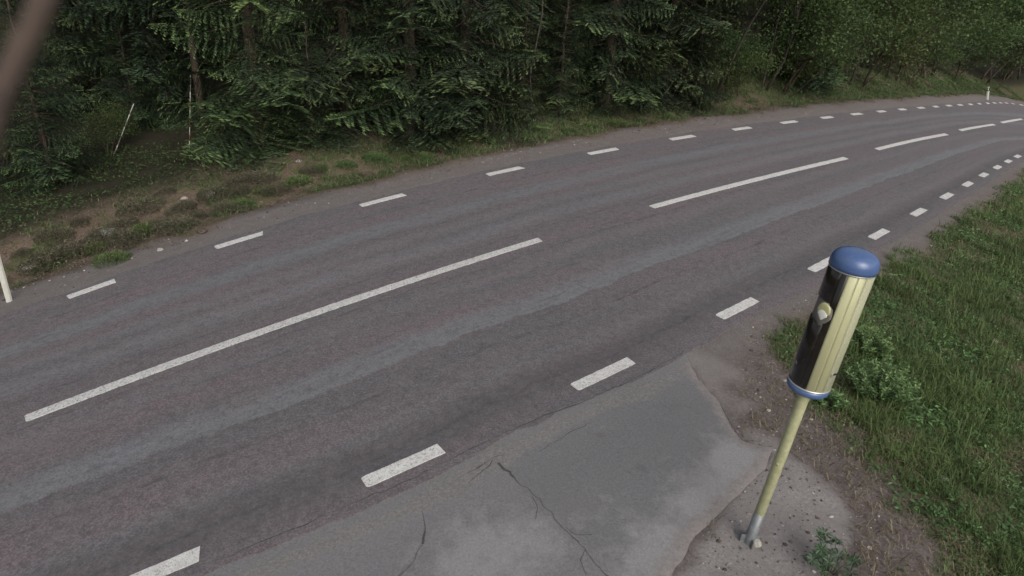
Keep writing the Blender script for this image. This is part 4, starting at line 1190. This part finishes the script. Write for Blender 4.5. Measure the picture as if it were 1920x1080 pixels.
GRASS = leaf_mat('meadow_grass', (0.044, 0.072, 0.024), (0.092, 0.145, 0.048), (0.175, 0.230, 0.092), 0.25, 0.6)
HEATH = leaf_mat('heather_leaves', (0.046, 0.044, 0.030), (0.086, 0.084, 0.050), (0.17, 0.15, 0.105), 0.1, 0.5)
DRY = leaf_mat('dry_grass', (0.085, 0.072, 0.040), (0.155, 0.135, 0.075), (0.24, 0.21, 0.135), 0.1, 0.45)
g_rng = np.random.default_rng(9)
def scatter(n, sampler, key, thresh=0.12):
    x, y = sampler(n); z_ = zones(x, y)[key]
    k = g_rng.random(len(x)) < np.where(z_ > thresh, z_, 0)
    return x[k], y[k], z_[k]
def near_region(n):
    d = 4.5 + 27 * g_rng.random(n) ** 1.25; a = g_rng.uniform(0.42, 0.86, n); return d * np.sin(a), d * np.cos(a)
def far_region(n):
    i = g_rng.integers(50, len(far_edge) - 275, n); o = 0.4 + 5.4 * g_rng.random(n)
    T_ = np.gradient(far_edge, axis=0); T_ /= np.hypot(*T_.T)[:, None]
    return far_edge[i, 0] - T_[i, 1] * o + g_rng.normal(0, .2, n), far_edge[i, 1] + T_[i, 0] * o + g_rng.normal(0, .2, n)
x, y, d_ = scatter(190000, near_region, 'grass')
hgt = 0.55 + 0.9 * fbm(x, y, 1.3, 141)
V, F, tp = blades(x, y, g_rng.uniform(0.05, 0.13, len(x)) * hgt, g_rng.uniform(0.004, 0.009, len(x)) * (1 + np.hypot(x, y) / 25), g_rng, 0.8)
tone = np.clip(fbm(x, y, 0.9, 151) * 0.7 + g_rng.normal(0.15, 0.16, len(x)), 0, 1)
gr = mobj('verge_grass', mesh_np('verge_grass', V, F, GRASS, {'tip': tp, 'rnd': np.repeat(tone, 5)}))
tag(gr, 'short patchy green grass covering the near verge at right', 'grass', kind='stuff')
x, y, d_ = scatter(150000, near_region, 'grass', 0.25)
k = (fbm(x, y, 0.9, 143) + 0.5 * (fbm(x, y, 0.22, 144, 2) - 0.5) + 0.10 * smooth(9, 18, np.hypot(x, y))) > 0.55
x, y = x[k], y[k]
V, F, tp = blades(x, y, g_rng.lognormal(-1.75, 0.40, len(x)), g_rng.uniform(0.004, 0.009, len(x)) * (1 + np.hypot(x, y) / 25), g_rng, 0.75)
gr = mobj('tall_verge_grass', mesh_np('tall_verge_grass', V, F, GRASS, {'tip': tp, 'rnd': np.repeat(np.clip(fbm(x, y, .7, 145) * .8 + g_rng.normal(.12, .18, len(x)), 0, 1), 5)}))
tag(gr, 'taller uneven grass tufts standing out of the near verge', 'grass', kind='stuff')
x, y, d_ = scatter(120000, far_region, 'grass', 0.2)
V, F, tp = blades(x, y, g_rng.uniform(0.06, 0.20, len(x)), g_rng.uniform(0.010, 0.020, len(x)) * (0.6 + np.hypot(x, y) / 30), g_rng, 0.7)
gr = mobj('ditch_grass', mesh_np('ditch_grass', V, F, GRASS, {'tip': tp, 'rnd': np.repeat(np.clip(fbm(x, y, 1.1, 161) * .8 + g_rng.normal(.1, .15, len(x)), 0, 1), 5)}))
tag(gr, 'tufted green grass along the ditch between far shoulder and forest', 'grass', kind='stuff')
# dry straw and stalks
def soil_region(n):
    a = g_rng.uniform(0.40, 0.80, n); d = g_rng.uniform(4.8, 12, n); return d * np.sin(a), d * np.cos(a)
x, y = soil_region(6000); xn, yn = near_region(60000); x = np.concatenate([x, xn]); y = np.concatenate([y, yn])
zz_ = zones(x, y); k = (g_rng.random(len(x)) < np.clip(zz_['soil'] * 0.16 + zz_['grass'] * 0.9 * smooth(0.44, 0.62, fbm(x, y, 0.8, 221)), 0, 1)) & ~in_poly(x, y, APRON) & (zz_['sand'] < 0.3) & (dist_near(x, y) > 0.25); x, y = x[k], y[k]
x2, y2 = far_region(26000); z2 = zones(x2, y2); k = (g_rng.random(len(x2)) < np.clip(0.9 - z2['gravel'], 0, 1) * 0.6); x = np.concatenate([x, x2[k]]); y = np.concatenate([y, y2[k]])
V, F, tp = blades(x, y, g_rng.uniform(0.05, 0.16, len(x)), g_rng.uniform(0.004, 0.008, len(x)) * (1 + np.hypot(x, y) / 12), g_rng, 1.5)
st_ = mobj('dry_stalks', mesh_np('dry_stalks', V, F, DRY, {'tip': tp, 'rnd': np.repeat(g_rng.random(len(x)), 5)}))
tag(st_, 'pale dry grass stalks lying on the soil and verges', 'dry grass', kind='stuff')
# herb leaves near the ground
def herbs(x, y, s, r):
    n = len(x); z = terrain(x, y)
    c = np.stack([x, y, z + r.uniform(0.01, 0.10, n)], 1); d = r.normal(0, 1, (n, 3)); d[:, 2] = np.abs(d[:, 2]) * 0.3; d /= np.linalg.norm(d, axis=1)[:, None]
    nn = r.normal(0, .35, (n, 3)) + np.array([0, 0, 1.])
    return quads(c, d, nn, r.uniform(.6, 1.3, n) * s, r.uniform(.6, 1.2, n) * s * 0.45).reshape(-1, 3)
x, y, d_ = scatter(80000, near_region, 'grass', 0.2)
k = (fbm(x, y, 0.6, 171) + 0.6 * (fbm(x, y, 0.17, 173, 2) - 0.5)) > 0.52; x, y = x[k], y[k]
V = herbs(x, y, 0.024 * (0.8 + np.hypot(x, y) / 20) * (0.6 + 0.9 * fbm(x, y, 0.5, 175)), g_rng)
hb = mobj('verge_herbs', lozenge_mesh('verge_herbs', V, np.repeat(np.clip(fbm(x, y, .5, 181) + g_rng.normal(0, .15, len(x)), 0, 1), 4), np.repeat(g_rng.random(len(x)), 4), BUSHL))
tag(hb, 'small broad leaves of herbs scattered through the near verge grass', 'herbs', kind='stuff')
x, y = far_region(90000); df_ = dist_far(x, y)
k = (df_ > 0.8) & (df_ < 5) & (fbm(x, y, 0.7, 231) * 0.6 + fbm(x, y, 0.2, 233, 2) * 0.4 + 0.05 * smooth(2.6, 1.2, df_) + g_rng.normal(0, .05, len(x)) > 0.485); x, y = x[k], y[k]
V = herbs(x, y, 0.030, g_rng)
V.reshape(-1, 4, 3)[:, :, 2] += (g_rng.random(len(x)) * 0.16 * fbm(x, y, 0.5, 235))[:, None]
vh = mobj('ditch_ground_cover', lozenge_mesh('ditch_ground_cover', V, np.repeat(np.clip(fbm(x, y, .6, 237) + g_rng.normal(0, .2, len(x)), 0, 1), 4), np.repeat(g_rng.random(len(x)), 4), HEATH))
tag(vh, 'scrubby brown green ground cover over the far verge and ditch', 'ground cover', kind='stuff')
def floor_region(n):
    a = g_rng.uniform(-0.78, 0.55, n); d = g_rng.uniform(12, 30, n); return d * np.sin(a), d * np.cos(a)
x, y = floor_region(90000); df_ = dist_far(x, y)
k = (df_ + 2.2 * (fbm(x, y, 2.0, 197) - 0.5) > 4.4) & (df_ < 12) & (fbm(x, y, 1.2, 191) + g_rng.normal(0, .06, len(x)) > 0.44); x, y = x[k], y[k]
V = herbs(x, y, 0.045, g_rng)
V.reshape(-1, 4, 3)[:, :, 2] += (g_rng.random(len(x)) * 0.22 * fbm(x, y, 0.8, 193))[:, None]
ug = mobj('forest_undergrowth', lozenge_mesh('forest_undergrowth', V, np.repeat(np.clip(fbm(x, y, .7, 195) + g_rng.normal(-.1, .15, len(x)), 0, 1), 4), np.repeat(g_rng.random(len(x)), 4), LEAF))
tag(ug, 'low bilberry undergrowth on the forest floor behind the far verge', 'undergrowth', kind='stuff')
# pebbles
ico = bmesh.new(); bmesh.ops.create_icosphere(ico, subdivisions=1, radius=1.0); ico.verts.ensure_lookup_table()
IV = np.array([v.co[:] for v in ico.verts]); IF = np.array([[v.index for v in f.verts] for f in ico.faces]); ico.free()
def pebbles(x, y, s, r):
    n = len(x); z = terrain(x, y)
    sc = s[:, None] * np.stack([r.uniform(.7, 1.3, n), r.uniform(.6, 1.1, n), r.uniform(.35, .7, n)], 1)
    a = r.uniform(0, 6.28, n); P = IV[None] * (1 + r.normal(0, .12, (n, len(IV), 1))) * sc[:, None]
    X = P[..., 0] * np.cos(a)[:, None] - P[..., 1] * np.sin(a)[:, None]; Y = P[..., 0] * np.sin(a)[:, None] + P[..., 1] * np.cos(a)[:, None]
    V = np.stack([X + x[:, None], Y + y[:, None], P[..., 2] + z[:, None] + s[:, None] * 0.15], -1).reshape(-1, 3)
    F = (IF[None] + (np.arange(n) * len(IV))[:, None, None]).reshape(-1, 3); return V, F
m = MB('pebble_mix')
m.set(color=m.ramp(m.attr('rnd'), [(0.0, (0.07, 0.055, 0.048)), (0.45, (0.16, 0.135, 0.125)), (0.8, (0.27, 0.245, 0.225)), (1.0, (0.46, 0.43, 0.40))]), rough=0.9, spec=0.2); PEB = m.m
x, y = soil_region(9000); zz_ = zones(x, y); k = g_rng.random(len(x)) < np.clip(zz_['soil'] * .5 + zz_['sand'] * .06 + zz_['gravel'] * .9, 0, 1) * (dist_near(x, y) > 0.08); x, y = x[k], y[k]
x2, y2 = far_region(24000); z2 = zones(x2, y2); k = g_rng.random(len(x2)) < z2['gravel'] * (np.hypot(x2, y2) < 30); x2, y2 = x2[k], y2[k]
s = np.concatenate([g_rng.lognormal(-4.9, 0.5, len(x)), g_rng.lognormal(-4.4, 0.45, len(x2))]); x = np.concatenate([x, x2]); y = np.concatenate([y, y2])
V, F = pebbles(x, y, s, g_rng)
pb = mobj('shoulder_pebbles', mesh_np('shoulder_pebbles', V, F, PEB, {'rnd': np.repeat(g_rng.random(len(x)) ** 1.5, len(IV))}))
tag(pb, 'loose pebbles strewn over the gravel shoulders and bare soil', 'gravel', kind='stuff')

# heather and dwarf shrubs on the far verge, each a plant of its own
def clump(seed, R, H, n, s, mat, wf=0.35):
    r = np.random.default_rng(seed); a = r.uniform(0, 6.28, n); q = np.sqrt(r.random(n)) * R
    h = H * (1 - (q / R) ** 2) ** 0.5 * r.uniform(0.25, 1.0, n) * (0.7 + 0.6 * fbm(q * np.cos(a), q * np.sin(a), R * .5, seed))
    ir = 0.55 + 0.9 * fbm(np.cos(a) * 1.3 + 5, np.sin(a) * 1.3 + 5, 1.0, seed + 2, 3); q = q * ir
    c = np.stack([q * np.cos(a), q * np.sin(a), h], 1); d = r.normal(0, .6, (n, 3)) + np.array([0, 0, 0.8]) + np.stack([np.cos(a), np.sin(a), 0 * a], 1) * 0.5; d /= np.linalg.norm(d, axis=1)[:, None]
    nn = r.normal(0, 1, (n, 3))
    V = quads(c, d, nn, r.uniform(.7, 1.4, n) * s, r.uniform(.6, 1.1, n) * s * wf).reshape(-1, 3)
    cr_ = lozenge_mesh('foliage', V, np.repeat(np.clip(h / H * .6 + r.normal(.15, .15, n), 0, 1), 4), np.repeat(r.random(n), 4), mat)
    bm = bmesh.new()
    for k in range(9):
        a_ = r.uniform(0, 6.28); rr = R * r.uniform(.3, .9)
        b2 = tube([(0.03 * math.cos(a_), 0.03 * math.sin(a_), -0.03), (rr * .5 * math.cos(a_), rr * .5 * math.sin(a_), H * .45), (rr * math.cos(a_), rr * math.sin(a_), H * .8)], [0.008, 0.006, 0.003], 4)
        me_ = bpy.data.meshes.new('x'); b2.to_mesh(me_); b2.free(); bm.from_mesh(me_); bpy.data.meshes.remove(me_)
    return bm_mesh('stems', bm, BARK), cr_
HT = [clump(501 + k, 0.55, 0.40, 3000, 0.024, HEATH) for k in range(3)]
GT = [clump(511 + k, 0.45, 0.30, 1500, 0.060, GRASS, 0.10) for k in range(3)]
def plant(name, pr, px, sc, label, cat, group, k):
    p = ground_at(*px); e = empty(name, (p[0], p[1], gz(p[0], p[1]) - 0.02), k * 1.7); e.scale = (sc * random.uniform(.8, 1.5), sc * random.uniform(.7, 1.1), sc)
    tag(e, label, cat, group); mobj('stems', pr[0], e); mobj('foliage', pr[1], e)
ORD = 'first second third fourth fifth sixth seventh eighth ninth tenth eleventh twelfth thirteenth fourteenth fifteenth sixteenth seventeenth eighteenth nineteenth twentieth twenty-first'.split()
hpx = [(45, 478), (105, 448), (150, 478), (92, 498), (195, 448), (232, 425), (245, 462), (292, 428), (345, 396), (372, 408), (425, 398), (448, 362), (335, 432), (268, 395), (478, 345), (520, 362), (585, 325), (150, 420), (312, 362), (400, 372)]
for k, p in enumerate(sorted(hpx)):
    plant('heather_clump', HT[k % 3], p, 0.45 + 0.5 * ((k * 37) % 10) / 10, ORD[k] + ' dark heather clump on the far verge, counted from the left edge', 'heather', 'heather clumps on the far verge', k)
gpx = [(125, 482), (180, 470), (270, 440), (600, 318), (650, 312), (705, 300), (760, 300), (800, 296), (560, 345), (500, 362), (215, 490), (455, 385), (880, 262), (1010, 245), (1065, 246), (1110, 240), (1160, 236), (1200, 228), (1255, 222)]
for k, p in enumerate(sorted(gpx)):
    plant('weed_clump', GT[k % 3], p, 0.5 + 0.35 * ((k * 53) % 10) / 10, ORD[k] + ' green weed clump in the ditch, counted from the left edge', 'weeds', 'green weed clumps in the ditch', k)

# leafy willow bush right of the speed camera
def willow(seed, R, H, nst, name, px, label):
    r = np.random.default_rng(seed); p = ground_at(*px)
    e = empty(name, (p[0], p[1], gz(p[0], p[1]) - 0.02)); tag(e, label, 'bush')
    bm = bmesh.new(); C = []; D = []; N_ = []; T_ = []
    for k in range(nst):
        a = r.uniform(0, 6.28); o = R * math.sqrt(r.random()); h = H * (1 - 0.5 * (o / R) ** 2) * r.uniform(.6, 1.05)
        b0 = np.array([0.35 * o * math.cos(a), 0.35 * o * math.sin(a), 0]); b1 = np.array([o * .75 * math.cos(a), o * .75 * math.sin(a), h * .6]); b2_ = np.array([o * math.cos(a), o * math.sin(a), h])
        b2 = tube([b0, b1, b2_], [0.005, 0.004, 0.002], 4); me_ = bpy.data.meshes.new('x'); b2.to_mesh(me_); b2.free(); bm.from_mesh(me_); bpy.data.meshes.remove(me_)
        nl = 26
        for q in range(nl):
            t = 0.18 + 0.82 * (q + r.random()) / nl; pos = b0 * (1 - t) ** 2 + 2 * b1 * t * (1 - t) + b2_ * t * t
            aa = q * 2.4 + r.normal(0, .3); dd = np.array([math.cos(aa), math.sin(aa), r.uniform(-.1, .7)]); dd /= np.linalg.norm(dd)
            C.append(pos + dd * 0.028); D.append(dd); N_.append(np.array([0, 0, 1.]) + r.normal(0, .35, 3)); T_.append(np.clip(0.25 + 0.55 * t + r.normal(0, .15), 0, 1))
    n = len(C)
    V = quads(np.array(C), np.array(D), np.array(N_), r.uniform(.026, .042, n), r.uniform(.009, .014, n)).reshape(-1, 3)
    mobj('stems', bm_mesh('stems', bm, BARK), e); mobj('foliage', lozenge_mesh('foliage', V, np.repeat(T_, 4), np.repeat(r.random(n), 4), BUSHL), e)
willow(601, 0.48, 0.66, 74, 'willow_bush', (1645, 748), 'leafy green willow bush right behind the speed camera housing')
willow(602, 0.34, 0.46, 40, 'willow_bush', (1625, 662), 'smaller leafy sprouts above the willow bush, touching the housing side')
willow(603, 0.20, 0.30, 16, 'willow_bush', (1560, 765), 'little leafy sprig under the speed camera housing')

# lupin at the bottom edge
LUP = plain('lupin_leaf', (0.050, 0.090, 0.045), 0.5, 0, 0.4, 40, 0.3)
p = ground_at(1553, 1078)
lup = empty('lupin_plant', (p[0], p[1], gz(p[0], p[1]) - 0.01)); tag(lup, 'lupin with fingered leaves at the bottom edge below the sand pad', 'lupin')
lr = random.Random(4)
def lupin_leaf(r0):
    bm = bmesh.new(); n = lr.randint(7, 9)
    for k in range(n):
        a = 2 * math.pi * k / n + lr.uniform(-.1, .1); d = Vector((math.cos(a), math.sin(a), 0.28)); s = Vector((-math.sin(a), math.cos(a), 0)); l = r0 * lr.uniform(.8, 1.1); w = l * 0.15
        P = [Vector((0, 0, 0)) + d * 0.01, d * l * .45 + s * w + Vector((0, 0, .006)), d * l * .8 + s * w * .8, d * l + Vector((0, 0, -.012)), d * l * .8 - s * w * .8, d * l * .45 - s * w + Vector((0, 0, .006))]
        mid1 = bm.verts.new(d * l * .45 + Vector((0, 0, -.004))); mid2 = bm.verts.new(d * l * .8 + Vector((0, 0, -.006)))
        v = [bm.verts.new(q) for q in P]
        for f in ((v[0], v[1], mid1), (v[1], v[2], mid2, mid1), (v[2], v[3], mid2), (v[3], v[4], mid2), (mid1, mid2, v[4], v[5]), (v[0], mid1, v[5])): bm.faces.new(f)
    return bm
for k in range(24):
    a = lr.uniform(0, 6.28); o = 0.19 * math.sqrt(lr.random()) + .02; h = lr.uniform(0.10, 0.34)
    tip = Vector((o * math.cos(a) * 1.1, o * math.sin(a), h))
    stem = from_bm('stem', tube([(o * .2 * math.cos(a), o * .2 * math.sin(a), 0), tip * .5 + Vector((0, 0, .03)), tip], [.004, .0035, .0025], 5), LUP, lup)
    bm = lupin_leaf(lr.uniform(.055, .085)); bmesh.ops.transform(bm, matrix=Matrix.Translation(tip) @ Matrix.Rotation(lr.uniform(-.5, .5), 4, 'X') @ Matrix.Rotation(lr.uniform(-.5, .5), 4, 'Y'), verts=bm.verts)
    from_bm('leaf', bm, LUP, stem, False)

# brown cord dangling close before the lens, far out of focus
CORD = plain('cord_brown', (0.060, 0.042, 0.034), 0.9, nscale=80, namp=0.3)
def near_pt(u, v, d): 
    q = ray(u, v); q = q / np.linalg.norm(q); return Vector((0, 0, CAMH)) + Vector(q) * d
pts = [near_pt(108, -70, 0.36), near_pt(66, 40, 0.36), near_pt(34, 105, 0.36), near_pt(3, 170, 0.36), near_pt(-18, 240, 0.36), near_pt(-40, 340, 0.36)]
cd = from_bm('hanging_cord', tube([p_ for p_ in pts], [0.0052] * 6, 12), CORD)
tag(cd, 'blurred brown cord hanging close to the lens, top left corner', 'cord')
